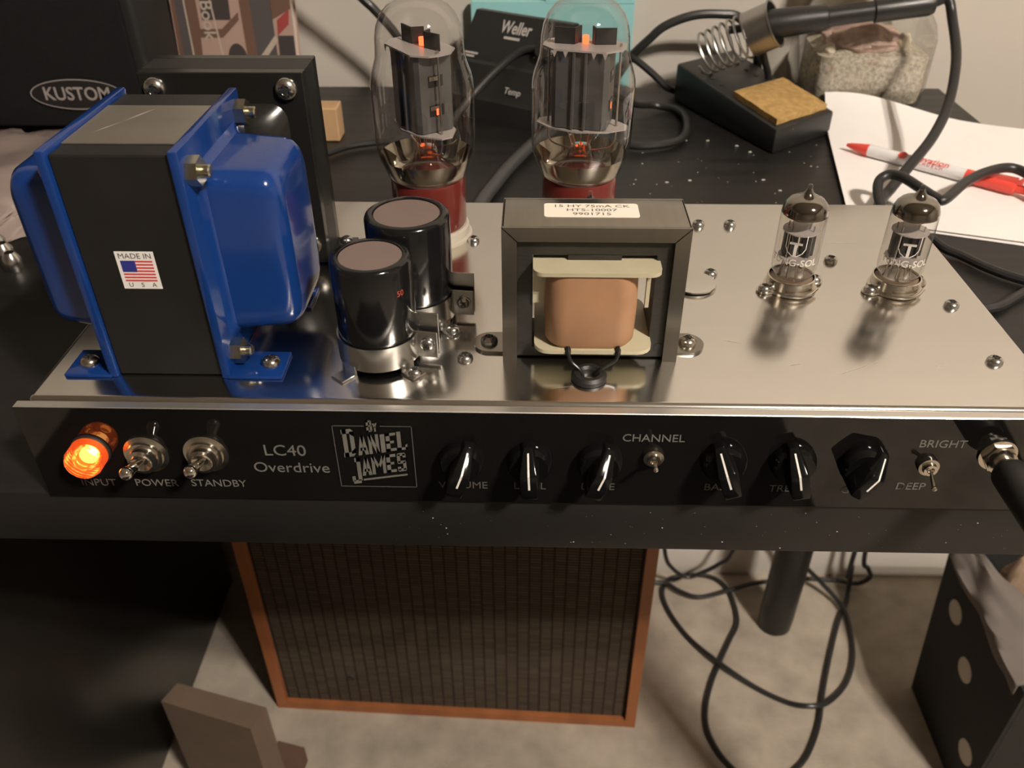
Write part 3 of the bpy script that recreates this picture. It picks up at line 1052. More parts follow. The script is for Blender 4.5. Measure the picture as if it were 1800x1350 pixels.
def small_tube():
    t = thing('preamp_tube', (0, 0, 0), 'x', 'vacuum tube', 'small preamp tubes on the chassis')
    gl = [(.0, .0074), (.0085, .0074), (.0098, .0085), (.0107, .0115), (.0109, .0150), (.0109, .0400), (.0106, .0425), (.0096, .0452), (.0080, .0470), (.0056, .0482), (.0038, .0486),
          (.0030, .0494), (.0020, .0508), (.0011, .0526), (.0012, .0536), (.0009, .0543), (0, .0546)]
    MB().lathe(gl, 40).build('glass_envelope', 'tube_glass', t, (0, 0, 0), 80)
    g2 = [(.0105, .0398), (.0103, .0424), (.0093, .0449), (.0078, .0466), (.0055, .0478), (.0040, .0481), (.0028, .0489), (.0018, .0505), (.0010, .0520)]
    MB().lathe(g2, 40).build('getter_flash', 'getter_dark', t, (0, 0, 0), 80)
    pl = MB()
    for sx in (-1, 1):
        pl.box((sx * .0041 - .0032, -.0026, .0185), (sx * .0041 + .0032, .0026, .0305), .0006, 2)
        pl.box((sx * .0041 - .0006, -.0040, .0185), (sx * .0041 + .0006, .0040, .0305), .0002, 1)
    pl.build('plates', 'plate_dark', t, (0, 0, 0))
    mi = MB()
    for z in (.0172, .0312):
        mi.lathe([(0, z), (.0086, z), (.0086, z + .0005), (0, z + .0005)], 28)
    mi.build('mica_spacers', 'mica', t, (0, 0, 0))
    wi = MB()
    for k in range(9):
        a = R(20 + 36 * k)
        wi.cyl((.0062 * cos(a), .0062 * sin(a), .0076), (.0050 * cos(a), .0050 * sin(a), .0172), .00035, None, 6)
    for k in range(4):
        a = R(45 + 90 * k)
        wi.cyl((.0075 * cos(a), .0042 * sin(a), .0170), (.0075 * cos(a), .0042 * sin(a), .0345), .00035, None, 6)
    wi.tube([(-.004, 0, .0316), (-.004, 0, .037), (0, 0, .0385), (.004, 0, .037), (.004, 0, .0316)], .0003, 6)
    wi.lathe([(.0052, .0372), (.0060, .0372), (.0060, .0376), (.0052, .0376)], 20)
    wi.build('support_wires', 'tube_wire', t, (0, 0, 0))
    pr = MB()
    Rr = .01098
    a0 = R(-109)
    Mt = T(Rr * cos(a0), Rr * sin(a0), .0185) @ facing((cos(a0), sin(a0), 0))
    MB().text('TUNG-SOL', .0050, Mt, 0, .00001, .006, 1, 'CENTER', Rr).build('lettering', 'print_tube', t, (0, 0, 0))

    def rib(pts, w_):
        for (u0, v0), (u1, v1) in zip(pts, pts[1:]):
            q = []
            dx, dy = u1 - u0, v1 - v0
            L = math.hypot(dx, dy)
            nx, ny = -dy / L * w_, dx / L * w_
            for u, v in ((u0 + nx, v0 + ny), (u0 - nx, v0 - ny), (u1 - nx, v1 - ny), (u1 + nx, v1 + ny)):
                th = a0 + u / Rr
                q.append((Rr * cos(th), Rr * sin(th), v))
            pr.add(q, [(0, 1, 2, 3)])
    rib([(-.0048, .0330), (-.0048, .0262), (-.0035, .0238), (-.0012, .0222), (.0012, .0222), (.0035, .0238), (.0048, .0262), (.0048, .0330)], .00022)
    rib([(0, .0224), (0, .0285)], .0007)
    rib([(-.0030, .0285), (.0030, .0285)], .0006)
    pr.build('shield_logo', 'print_tube', t, (0, 0, 0))
    return t


mat('print_tube', (.62, .59, .54), .6)
t1 = small_tube()
t1['label'] = 'small glass preamp tube nearest the choke on the right, clear gap beside it'
SM = [(t1, 'small clear glass preamp tube, the left one of the two at the right end'), (None, 'small clear glass preamp tube nearest the right end, in front of a black cord'),
      (None, 'small glass tube hidden behind the choke, only its pointed tip showing')]
for k, (x, y) in enumerate(NOVAL):
    o = t1 if k == 0 else copy_tree(t1, (x, y, 0))
    o.location = (x, y, 0)
    o.rotation_euler = (0, 0, R((-4, 3, 15)[k]))
    o['label'] = SM[k][1]


def power_tube():
    t = thing('power_tube', (0, 0, 0), 'x', 'vacuum tube', 'large power tubes on the chassis')
    MB().lathe([(0, .0074), (.0190, .0074), (.0198, .0090), (.0200, .0330), (.0194, .0345), (0, .0345)], 44).build('base', 'ruby_base', t, (0, 0, 0))
    gl = [(.0188, .0345), (.0200, .0352), (.0212, .0368), (.0224, .0400), (.0246, .0455), (.0257, .0500), (.0262, .0560), (.0263, .0800), (.0260, .0850), (.0250, .0890), (.0234, .0935), (.0224, .0970),
          (.0220, .1020), (.0218, .1060), (.0208, .1110), (.0186, .1160), (.0150, .1200), (.0100, .1228), (.0050, .1240), (0, .1243)]
    MB().lathe(gl, 56).build('glass_envelope', 'tube_glass', t, (0, 0, 0), 80)
    MB().lathe([(.0186, .0350), (.0196, .0356), (.0208, .0372), (.0220, .0402), (.0241, .0456), (.0246, .0470)], 56).build('getter_flash', 'getter_mirror', t, (0, 0, 0), 80)
    MB().lathe([(.0185, .0352), (.0150, .0375), (.0110, .0400), (.0075, .0430), (.0062, .0480), (.0050, .0505), (0, .0508)], 32).build('glass_stem', 'tube_glass', t, (0, 0, 0), 80)
    pl = MB()
    hexa = [(-.0142, -.0086), (-.0120, -.0104), (.0120, -.0104), (.0142, -.0086), (.0142, .0086), (.0120, .0104), (-.0120, .0104), (-.0142, .0086)]
    pl.prism(hexa, .0625, .1005)
    for sx in (-1, 1):
        pl.box((sx * .0030 - .0007, -.0122, .0625), (sx * .0030 + .0007, .0122, .1005), .0002, 1)
    pl.build('plate', 'plate_grey', t, (0, 0, 0), 20)
    sl = MB()
    rf = MB()
    gw = MB()
    for sx in (-1, 1):
        for z in (.0706, .0850):
            sl.box((sx * .0143 - .0003, -.0040, z), (sx * .0143 + .0003, .0040, z + .0054))
            rf.box((sx * .0145 - .0003, -.0036, z + .0030), (sx * .0145 + .0003, .0012, z + .0050))
        gw.box((sx * .0146 - .0003, -.0004, .0710), (sx * .0146 + .0003, .0006, .0742))
    sl.build('plate_window', 'plate_dark', t, (0, 0, 0))
    rf.build('painted_reflection', 'tube_wire', t, (0, 0, 0))  # bright strips painted in as the reflection inside the dark windows
    # mica
    MB().prism([(-.0200, -.0060), (-.0130, -.0125), (.0130, -.0125), (.0200, -.0060), (.0208, .0), (.0200, .0060), (.0130, .0125), (-.0130, .0125), (-.0200, .0060), (-.0208, 0)],
               .1006, .1014).build('mica', 'mica', t, (0, 0, 0))
    MB().prism([(-.0235, -.0030), (-.0150, -.0100), (.0, -.0135), (.0150, -.0100), (.0235, -.0030), (.0235, .0030), (.0150, .0100), (0, .0135), (-.0150, .0100), (-.0235, .0030)],
               .0612, .0620).build('mica', 'mica', t, (0, 0, 0))
    te = MB()
    for x in (-.0125, -.0070, .0070, .0125):
        te.add([(x - .0014, -.0126, .1009), (x + .0014, -.0126, .1009), (x, -.0128, .0976)], [(0, 1, 2)])
    te.build('mica_teeth', 'mica', t, (0, 0, 0))
    # cooling fins above the top mica
    for (x0, y0, x1, y1) in ((-.0150, -.0015, -.0052, -.0015), (-.0052, -.0015, -.0030, .0045), (.0030, .0045, .0052, .0000), (.0052, .0000, .0150, .0030)):
        v = Vector((x1 - x0, y1 - y0, 0)).normalized()
        nn = Vector((-v.y, v.x, 0)) * .0004
        p = [Vector((x0, y0, 0)) + nn, Vector((x1, y1, 0)) + nn, Vector((x1, y1, 0)) - nn, Vector((x0, y0, 0)) - nn]
        MB().prism([(q.x, q.y) for q in p], .1014, .1092).build('fin', 'plate_dark', t, (0, 0, 0))
    gw.cyl((0, .0015, .1014), (0, .0015, .1052), .0016, None, 12)
    gw.build('cathode', 'heater_glow', t, (0, 0, 0))
    hb = MB()
    sphere(hb, (.0005, -.0020, .0518), .0009)
    sphere(hb, (-.0018, -.0016, .0505), .0007)
    hb.lathe([(0, .0602), (.0048, .0602), (.0048, .0608), (0, .0608)], 16)
    hb.build('heater', 'heater_dim', t, (0, 0, 0))
    wi = MB()
    for k in range(8):
        a = R(10 + 45 * k)
        wi.tube([(.0045 * cos(a), .0040 * sin(a), .0490), (.0062 * cos(a), .0050 * sin(a), .0550), (.0095 * cos(a + .1), .0060 * sin(a + .1), .0615)], .00028, 6)
    for sx in (-1, 1):
        wi.tube([(sx * .0055, 0, .0480), (sx * .0150, 0, .0505), (sx * .0178, 0, .0550), (sx * .0178, 0, .0620)], .0005, 6)
        wi.cyl((sx * .0180, 0, .0615), (sx * .0180, 0, .1030), .0006, None, 8)
    wi.build('support_wires', 'tube_wire', t, (0, 0, 0))
    return t


p1 = power_tube()
p2 = copy_tree(p1, (*OCTAL[1], 0), R(-14))
p1.location = (*OCTAL[0], 0)
p1.rotation_euler = (0, 0, R(-55))
p1['label'] = 'large glowing power tube with red base behind the black capacitors'
p2['label'] = 'large glowing power tube with red base standing behind the choke'

# instrument plug and cable in the jack
ic = thing('instrument_cable', (.4052, -.012, -.0196), 'black instrument cable plugged into the jack at the right of the panel', 'cable')
MB().cyl((.4052, -.0108, -.0196), (.4052, -.0158, -.0196), .0042, .0042, 20).build('plug_collar', 'nickel', ic)
MB().lathe([(0, 0), (.0066, 0), (.0074, .002), (.0074, .034), (.0062, .036), (.0052, .050), (.0036, .056), (0, .056)], 28, 0,
           T(.4052, -.0150, -.0196) @ facing((.045, -1, -.05))).build('plug_sleeve', 'rubber_black', ic)
MB().tube([(.4076, -.068, -.0222), (.414, -.085, -.027), (.440, -.100, -.050), (.50, -.105, -.13), (.60, -.10, -.35), (.72, -.09, -.62), (.82, -.09, -.755), (.95, -.10, -.777), (1.2, -.15, -.777)], .0032, 10).build('cord', 'cord_black', ic)

# ------------------------------------------------------------------ things at the back of the desk
# practice amplifier with oval badge
ka = thing('practice_amplifier', (-.36, .48, DESK_Z), 'black practice amplifier with oval badge at the left by the wall', 'amplifier')
MB().box((-.62, .447, DESK_Z + .004), (-.113, .520, .32), .006, 3).build('cabinet', 'tolex_black', ka)
MB().box((-.605, .4395, DESK_Z + .012), (-.122, .4475, .31), .003, 2).build('grille', 'cloth_black', ka)
for x in (-.60, -.135):
    MB().cyl((x, .46, DESK_Z), (x, .46, DESK_Z + .006), .008).build('foot', 'rubber_black', ka)
bc = (-.1755, .4392, -.0110)
bd = MB()
bd.prism(circle(.0128, 40, 0, 0, rx=.0400), -.0005, .0012, 1, T(*bc) @ PANEL)
ring_o, ring_i = circle(.0128, 40, rx=.0400), circle(.0119, 40, rx=.0390)
vs = [(x, y, .0016) for x, y in ring_o] + [(x, y, .0016) for x, y in ring_i]
bd.add(vs, [(i, (i + 1) % 40, 40 + (i + 1) % 40, 40 + i) for i in range(40)], 0, T(*bc) @ PANEL)
bd.text('KUSTOM', .0155, T(bc[0], bc[1] - .0014, bc[2]) @ PANEL, 0, .0002, .012, .93)
bd.build('oval_badge', ['badge_metal', 'badge_black'], ka)

# upright book leaning on the wall
bk_z0, bk_z1 = DESK_Z, .19
tilt = math.atan2(.030, .24)
BM = T(-.140, .5800, DESK_Z) @ Matrix.Rotation(-tilt, 4, 'X')
bw = .116
book = thing('book', (-.082, .585, DESK_Z), 'upright book with a collage cover leaning on the wall behind the black transformer', 'book')
MB().box((0, .0012, .001), (bw - .002, .0165, .240), 0, 1, 0, BM).build('pages', 'book_pages', book)
cv = MB().box((0, 0, 0), (bw, .0012, .242), 0, 1, 0, BM)
cv.box((0, .0165, 0), (bw, .0177, .242), 0, 1, 0, BM)
cv.box((-.0008, 0, 0), (.0004, .0177, .242), 0, 1, 0, BM)
cv.build('cover', 'book_rose', book)
pr = MB()
FB = BM @ facing((0, -1, 0))


def pq(mi, d, *pts):
    pr.flat(pts, mi, T(0, 0, 0) @ BM @ Matrix(((1, 0, 0, 0), (0, 0, -1, -.00008 * (d + 1)), (0, 1, 0, 0), (0, 0, 0, 1))))


zb = .015
pq(1, 0, (.000, zb), (.026, zb), (.021, .24), (.000, .24))
pq(3, 1, (.004, zb), (.013, zb), (.012, .085), (.004, .085))
pq(5, 2, (.014, zb), (.0155, zb), (.0135, .085), (.012, .085))
pq(0, 1, (.022, zb), (.050, zb), (.047, .062), (.024, .05))
pq(1, 2, (.024, .050), (.046, .050), (.064, .066), (.064, .073), (.046, .058), (.024, .058))
pq(2, 1, (.028, .066), (.056, .066), (.060, .24), (.028, .24))
pq(5, 3, (.0440, zb), (.0460, zb), (.0385, .09), (.0370, .09))
pr.flat(circle(.017, 20, .058, .028, rx=.010), 2, BM @ Matrix(((1, 0, 0, 0), (0, 0, -1, -.0004), (0, 1, 0, 0), (0, 0, 0, 1))))
pq(1, 1, (.068, zb), (.078, zb), (.072, .24), (.062, .24))
pq(3, 1, (.078, zb), (.098, zb), (.093, .24), (.072, .24))
pq(5, 2, (.078, .030), (.082, .026), (.100, .048), (.097, .052))
pq(2, 1, (.099, zb), (.1155, zb), (.1155, .052), (.100, .052))
pq(4, 3, (.100, .052), (.112, .062), (.114, .076), (.101, .066))
pq(1, 1, (.096, .066), (.1155, .076), (.1155, .24), (.094, .24))
MT = BM @ T(.0335, -.0006, .073) @ facing((0, -1, 0)) @ Matrix.Rotation(-pi / 2, 4, 'Z')
pr.text('o Book', .0165, MT, 5, .0001, .01)
pr.build('cover_print', ['book_rose', 'book_brown', 'book_dark', 'book_slate', 'book_red', 'book_cream'], book)

wb = MB().box((.010, .440, DESK_Z), (.0425, .462, -.0230), .0008, 1)
tag(wb.build('wood_block', 'pine'), 'small pale wood block on the desk behind the black transformer', 'block')

# soldering station
ua = Vector((.838, -.545, 0)).normalized()
wa = Vector((-.545, -.838, 0)).normalized()
SO = Vector((.1560, .5660, 0))
SM4 = Matrix(((ua.x, wa.x, 0, SO.x), (ua.y, wa.y, 0, SO.y), (0, 0, 1, 0), (0, 0, 0, 1)))    # local: x width, y to the front, z up
ss = thing('soldering_station', (.19, .53, DESK_Z), 'black soldering station box with a sloped printed panel behind the power tubes', 'soldering station')
prof = [(-.012, DESK_Z), (-.012, .0255), (-.008, .0285), (0, .0290), (.030, -.0065), (.033, -.0085), (.048, -.030), (.052, -.034), (.055, DESK_Z)]
sw = .105
vs = [(0, y, z) for y, z in prof] + [(sw, y, z) for y, z in prof]
n = len(prof)
st = MB().add(vs, [tuple(range(n)), tuple(range(2 * n - 1, n - 1, -1))] + [(i, n + i, n + (i + 1) % n, (i + 1) % n) for i in range(n)], 0, SM4)
st.build('case', 'station_black', ss, sharp=15)
slope = Vector((0, .030, -.0355)).normalized()
nrm = Vector((0, .0355, .030)).normalized()
xl = Vector((1, 0, 0))


def on_panel(u, d, lift=.0003):
    base = Vector((u, 0, .0290)) + slope * d + nrm * lift
    yl = -slope
    return SM4 @ Matrix(((xl.x, yl.x, nrm.x, base.x), (xl.y, yl.y, nrm.y, base.y), (xl.z, yl.z, nrm.z, base.z), (0, 0, 0, 1)))


MB().text('Weller', .0165, on_panel(.0505, .0125), 0, .0001, .016, .70).build('lettering', 'station_print', ss)
MB().box((-.0085, -.0012, 0), (.0085, .0012, .0002), 0, 1, 0, on_panel(.0495, .0220)).build('printed_bar', 'station_print', ss)
for k, w_ in ((0, .017), (1, .014)):
    MB().box((0, -.0009, 0), (w_, .0009, .0002), 0, 1, 0, on_panel(.003, .0410 + k * .003)).build('printed_bar', 'station_print', ss)
MB().text('Temp', .0085, on_panel(.072, .0700, .0016), 0, .0001, .0, .9).build('lettering', 'station_print', ss)
kn = MB().lathe([(0, 0), (.0100, 0), (.0092, .007), (.0082, .0078), (0, .0078)], 30, 0, on_panel(.0905, .029)).build('dial', 'station_black', ss)
arc = MB()
for k in range(9):
    a = R(-30 + k * 30)
    arc.box((.0112, -.0004, 0), (.0136, .0004, .0002), 0, 1, 0, on_panel(.0905, .029) @ Matrix.Rotation(a, 4, 'Z'))
arc.build('dial_scale', 'station_print', ss)

cb = MB().box((0, 0, 0), (.158, .009, .080), .0005, 1, 0, T(.1480, .6015, DESK_Z) @ Matrix.Rotation(R(-1.0), 4, 'Z') @ T(0, 0, 0))
cb.box((.072, .0, .078), (.158, .009, .112), .0005, 1, 0, T(.1480, .6010, DESK_Z) @ Matrix.Rotation(R(-1.0), 4, 'Z'))
tag(cb.build('cyan_folder', 'cyan_card'), 'light cyan folder standing against the wall behind the soldering station', 'folder')

# soldering iron stand
A_, B_, C_ = Vector((.345, .556, 0)), Vector((.4095, .414, 0)), Vector((.470, .462, 0))
D_ = A_ + C_ - B_
sd = thing('iron_stand', (.41, .50, DESK_Z), 'black soldering iron stand with coiled metal holder beside the sand jar', 'stand')
za, zf = -.0165, -.0305
vs = [(*A_.xy, DESK_Z), (*B_.xy, DESK_Z), (*C_.xy, DESK_Z), (*D_.xy, DESK_Z), (*A_.xy, za), (*B_.xy, zf), (*C_.xy, zf), (*D_.xy, za)]
bms = bmesh.new()
q = [bms.verts.new(v) for v in vs]
for f in ((3, 2, 1, 0), (4, 5, 6, 7), (0, 1, 5, 4), (1, 2, 6, 5), (2, 3, 7, 6), (3, 0, 4, 7)):
    bms.faces.new([q[i] for i in f])
bmesh.ops.bevel(bms, geom=list(bms.edges), offset=.0025, segments=2, affect='EDGES', profile=.5)
MB().bm(bms).build('base', 'station_black', sd)


def on_stand(s_, t, lift=0.0):          # s along B->A, t along B->C
    p = B_ + (A_ - B_) * s_ + (C_ - B_) * t
    return (p.x, p.y, zf + (za - zf) * s_ + lift)


sq = MB()
ny = 7
vs, fs = [], []
for i in range(ny + 1):
    for j in range(ny + 1):
        s_, t = .04 + .40 * i / ny, .07 + .86 * j / ny
        e = min(1, 3.0 * min(i, j, ny - i, ny - j) / ny + .45)
        vs.append(on_stand(s_, t, .0035 + .0035 * e + .0007 * noise.noise(Vector((i * .9, j * .9, 0)))))
for i in range(ny):
    for j in range(ny):
        k = i * (ny + 1) + j
        fs.append((k, k + 1, k + ny + 2, k + ny + 1))
k0 = len(vs)
edge = [i * (ny + 1) for i in range(ny + 1)] + [ny * (ny + 1) + j for j in range(1, ny + 1)] + [i * (ny + 1) + ny for i in range(ny - 1, -1, -1)] + [j for j in range(ny - 1, 0, -1)]
for i in edge:
    vs.append((vs[i][0], vs[i][1], vs[i][2] - .0048))
m_ = len(edge)
fs += [(edge[i], edge[(i + 1) % m_], k0 + (i + 1) % m_, k0 + i) for i in range(m_)]
spg = tag(sq.add(vs, fs).build('cleaning_sponge', 'sponge'), 'tan cleaning sponge lying in the front of the black iron stand', 'sponge')
for s_, t0_, t1_ in ((.60, .15, .25), (.70, .15, .25), (.80, .15, .25), (.60, .75, .85), (.70, .75, .85), (.80, .75, .85)):
    MB().cyl(on_stand(s_, t0_, -.0005), on_stand(s_, t0_, .0005), .0022, None, 12).build('tip_hole', 'rubber_black', sd)
CR, CL = Vector((.4190, .510, .0295)), Vector((.3640, .5345, -.0035))
ax = (CL - CR).normalized()
CM = T(*CR) @ facing(ax)
Lc = (CL - CR).length
ho = MB()
ho.lathe([(.0196, 0), (.0196, .022), (.0188, .022), (.0188, .0), (.0196, .0)], 36, 0, CM)
ho.lathe([(.0192, -.0006), (.0206, -.0010), (.0208, .0004), (.0196, .0012)], 36, 0, CM)
sub = MB()
pts = []
for k in range(7 * 20):
    a = 2 * pi * k / 20
    z = .022 + (Lc - .022) * k / 139
    r = .0192 - .0008 * k / 139
    pts.append(CM @ Vector((r * cos(a), r * sin(a), z)))
ho.tube(pts, .0011, 6, 0, 0)
ho.build('coil_holder', 'coil_metal', sd)
MB().tube([(.4130, .518, .0100), (.4175, .523, -.002), (.4260, .530, -.020), (.4275, .531, -.032)], .0032, 10).build('support_rod', 'iron_black', sd)

ir = thing('soldering_iron', (.45, .505, .03), 'black soldering iron resting in the coil holder, cord looping down to the right', 'soldering iron')
hd = Vector((.1255, -.012, .0195)).normalized()
HM = T(.4105, .5125, .0275) @ facing(hd)
MB().lathe([(0, -.03), (.0035, -.03), (.0035, 0), (.0118, .001), (.0124, .006), (.0118, .028), (.0100, .048), (.0098, .052), (.0084, .053), (.0080, .085), (.0080, .090), (.0098, .091),
            (.0098, .1340), (.0084, .1380), (.0045, .1400), (0, .1400)], 28, 0, HM).build('handle', 'iron_black', ir)
e0 = HM @ Vector((0, 0, .138))
MB().tube([tuple(e0), (.5560, .497, .0520), (.5600, .488, .0390), (.5550, .450, .0170), (.5406, .410, -.0062), (.5194, .375, -.0214), (.4946, .345, -.0326), (.4750, .322, -.0415),
           (.4600, .300, -.0438), (.450, .270, -.0468), (.455, .240, -.0470), (.470, .222, -.0472)], .0040, 12).build('cord', 'cord_black', ir)
kc = MB().tube([(.4560, .250, -.0450), (.4555, .285, -.0400), (.4590, .3085, -.0325), (.4665, .3140, -.0280), (.4745, .3080, -.0270), (.4820, .2920, -.0285), (.4880, .2800, -.0300), (.4935, .2760, -.0300),
                (.5217, .3085, -.0300), (.5459, .3280, -.0300), (.5654, .3345, -.0305), (.5760, .3200, -.0330), (.5830, .2900, -.0390), (.5900, .2600, -.0440)], .0036, 12)
tag(kc.build('black_cord', 'cord_black'), 'black cord knotted behind the right tube and arching over the white paper', 'cord')
c2 = MB().tube([(.4560, .2230, -.0475), (.4700, .2460, -.0475), (.4790, .2500, -.0465), (.4835, .2360, -.0470), (.4909, .2280, -.0477), (.5017, .2105, -.0478), (.5165, .1959, -.0478), (.55, .175, -.0478), (.60, .16, -.0478)], .0030, 10)
tag(c2.build('black_cord', 'cord_black'), 'black cord on the desk running right from the chassis corner', 'cord')
c3 = MB().tube([(.440, .1450, -.0478), (.4600, .1500, -.0478), (.4770, .1590, -.0478), (.4890, .1640, -.0478), (.5095, .1800, -.0478), (.54, .200, -.0478), (.58, .205, -.0478)], .0030, 10)
tag(c3.build('black_cord', 'cord_black'), 'short bent black cord lying beside the right edge of the chassis', 'cord')
c4 = MB().tube([(.3000, .566, -.0460), (.2756, .5312, -.0440), (.2473, .4861, -.0440), (.2164, .4324, -.0445), (.1936, .3746, -.0450), (.1817, .3346, -.0455), (.1745, .3083, -.0460), (.165, .26, -.0465)], .0052, 12)
tag(c4.build('grey_cord', 'cord_grey'), 'thick grey cord running across the desk between the two power tubes', 'cord')
c5 = MB().tube([(.134, .440, -.0470), (.1400, .4680, -.0420), (.1540, .4870, -.0280), (.1800, .5040, -.0060), (.2050, .5080, .0085), (.2360, .4950, .0045), (.2700, .4830, -.0150), (.3000, .5050, -.0380), (.3250, .5250, -.0465), (.3460, .5080, -.0470),
                (.3455, .4650, -.0470), (.3330, .4330, -.0470), (.3023, .4205, -.0470), (.270, .430, -.0470)], .0034, 10)
tag(c5.build('black_cord', 'cord_black'), 'black cord draped over the soldering station and looping on the desk', 'cord')
c6 = MB().tube([(.020, .385, -.0470), (.0416, .4036, -.0470), (.0534, .4168, -.0470), (.0760, .4265, -.0470), (.110, .430, -.0470), (.135, .415, -.0470)], .0032, 10)
tag(c6.build('black_cord', 'cord_black'), 'black cord on the desk between the black transformer and left power tube', 'cord')
c7 = MB().tube([(.285, .575, -.0450), (.2960, .576, -.0280), (.3059, .572, -.0121), (.3183, .570, .0009), (.3331, .570, .0137), (.3586, .570, .0228), (.3849, .570, .0238), (.4012, .572, .0203), (.4200, .580, .0000), (.4290, .585, -.0300), (.430, .588, -.0465)], .0042, 10)
tag(c7.build('black_cord', 'cord_black'), 'black cord arching against the wall behind the iron holder', 'cord')
c8 = MB().tube([(.295, .560, -.0090), (.3092, .565, -.0175), (.3250, .562, -.0290), (.3380, .560, -.0400), (.348, .570, -.0470)], .0034, 10)
tag(c8.build('black_cord', 'cord_black'), 'black cord dropping to the left corner of the iron stand', 'cord')
c9 = MB().tube([(-.02, .53, .12), (.020, .545, .0760), (.0548, .550, .0401), (.0624, .551, .0324), (.0800, .555, .0100), (.0950, .560, -.0200), (.110, .56, -.0470), (.14, .55, -.0475)], .0042, 10)
tag(c9.build('black_cord', 'cord_black'), 'black cord hanging down by the wall left of the left power tube', 'cord')

# glass jar of sand
jar = thing('sand_jar', (.516, .563, DESK_Z), 'square glass jar half full of beige sand by the wall', 'jar')


def octo(hx, hy, ch, n=3):
    return rrect(-hx, -hy, hx, hy, ch, n)


JM = T(.5160, .5640, 0) @ Matrix.Rotation(R(-4), 4, 'Z')
secs = [(.052, .038, .012, DESK_Z + .0008), (.056, .042, .014, DESK_Z + .006), (.058, .0440, .015, -.030), (.058, .0440, .016, .012), (.0555, .0425, .020, .024), (.049, .038, .024, .036), (.040, .034, .026, .045),
        (.034, .032, .028, .050), (.034, .032, .028, .062)]
vs, fs = [], []
for hx, hy, ch, z in secs:
    ring = octo(hx, hy, ch, 4)
    n = len(ring)
    vs += [(x, y, z) for x, y in ring]
for i in range(len(secs) - 1):
    for k in range(n):
        j = (k + 1) % n
        fs.append((i * n + k, i * n + j, (i + 1) * n + j, (i + 1) * n + k))
fs.append(tuple(range(n)))
MB().add(vs, fs, 0, JM).build('glass', 'jar_glass', jar, sharp=50)
MB().lathe([(0, .0635), (.036, .0635), (.037, .066), (.037, .078), (.035, .080), (0, .080)], 36, 0, JM).build('lid', 'nickel', jar)
sn = MB()
vs, fs = [], []
lay = [(.0460, .0350, .012, DESK_Z + .004), (.0490, .0390, .014, DESK_Z + .008), (.0500, .0415, .0148, -.030), (.0495, .0415, .0148, -.0035)]
for hx, hy, ch, z in lay:
    ring = octo(hx, hy, ch, 4)
    vs += [(x, y, z) for x, y in ring]
for sc, dz in ((.8, .004), (.55, .007), (.28, .009)):
    for x, y in octo(.0495, .0415, .0148, 4):
        vs.append((x * sc, y * sc, -.0035 + dz + .0025 * noise.noise(Vector((x * 60 * sc, y * 60 * sc, sc)))))
L_ = len(lay) + 3
for i in range(L_ - 1):
    for k in range(n):
        j = (k + 1) % n
        fs.append((i * n + k, i * n + j, (i + 1) * n + j, (i + 1) * n + k))
fs.append(tuple((L_ - 1) * n + k for k in range(n)))
fs.append(tuple(range(n)))
tag(sn.add(vs, fs, 0, JM @ T(.0055, 0, 0)).build('sand', 'sand', jar), kind='stuff')
hp = bmesh.new()
bmesh.ops.create_icosphere(hp, subdivisions=4, radius=1)
for v in hp.verts:
    p = v.co.copy()
    d = 1 + .16 * noise.noise(p * 3.0) + .07 * noise.noise(p * 9)
    v.co = Vector((p.x * .036 * d, p.y * .030 * d, p.z * (.0125 + .006 * max(0, 1 - abs(p.x) * 2)) * d))
MB().bm(hp, 0, JM @ T(.000, -.008, .0055)).build('pink_heap', 'pink_salt', jar)
for (x, y, z, r) in ((.030, -.022, .0065, .0085), (.0255, -.026, .0015, .0055), (-.034, -.028, .0005, .006)):
    h = bmesh.new()
    bmesh.ops.create_icosphere(h, subdivisions=3, radius=r)
    for v in h.verts:
        v.co *= 1 + .3 * noise.noise(v.co * 220)
    MB().bm(h, 0, JM @ T(x, y, z)).build('pale_lump', 'pale_chunk', jar)


# paper sheets, curled at the back left corner
def sheet(dz, du, rot, label):
    ex = Vector((.951, -.309, 0))
    ey = Vector((.18, .984, 0))
    if rot:
        ex.rotate(Matrix.Rotation(rot, 3, 'Z'))
        ey.rotate(Matrix.Rotation(rot, 3, 'Z'))
    O = Vector((.4356, .286, 0)) + ex * du
    nx_, ny_ = 26, 22
    vs, fs = [], []
    for side in (0, 1):
        for i in range(nx_ + 1):
            for j in range(ny_ + 1):
                u, v = .280 * i / nx_, .242 * j / ny_
                curl = max(0, (v - .155) / .087) ** 2 * math.exp(-((u - .02) / .07) ** 2) * .016
                wave = .0016 * sin(u * 22 + .6) * (v / .242)
                p = O + ex * u + ey * v
                vs.append((p.x, p.y, DESK_Z + .0007 + dz + curl * (1 if dz else .75) + max(0, wave) - side * .0004))
    N = (nx_ + 1) * (ny_ + 1)
    for i in range(nx_):
        for j in range(ny_):
            k = i * (ny_ + 1) + j
            fs.append((k, k + ny_ + 1, k + ny_ + 2, k + 1))
            fs.append((N + k + 1, N + k + ny_ + 2, N + k + ny_ + 1, N + k))
    ed = [i * (ny_ + 1) for i in range(nx_ + 1)] + [nx_ * (ny_ + 1) + j for j in range(1, ny_ + 1)] + [i * (ny_ + 1) + ny_ for i in range(nx_ - 1, -1, -1)] + [j for j in range(ny_ - 1, 0, -1)]
    fs += [(ed[i], N + ed[i], N + ed[(i + 1) % len(ed)], ed[(i + 1) % len(ed)]) for i in range(len(ed))]
    tag(MB().add(vs, fs).build('paper_sheet', 'paper'), label, 'paper', 'white paper on the desk')


sheet(.0018, 0, 0, 'white paper sheet with curled corner lying under the red and white pen')
sheet(.0, .002, R(-1.2), 'lower white paper sheet, its front edge peeking out under the top sheet')

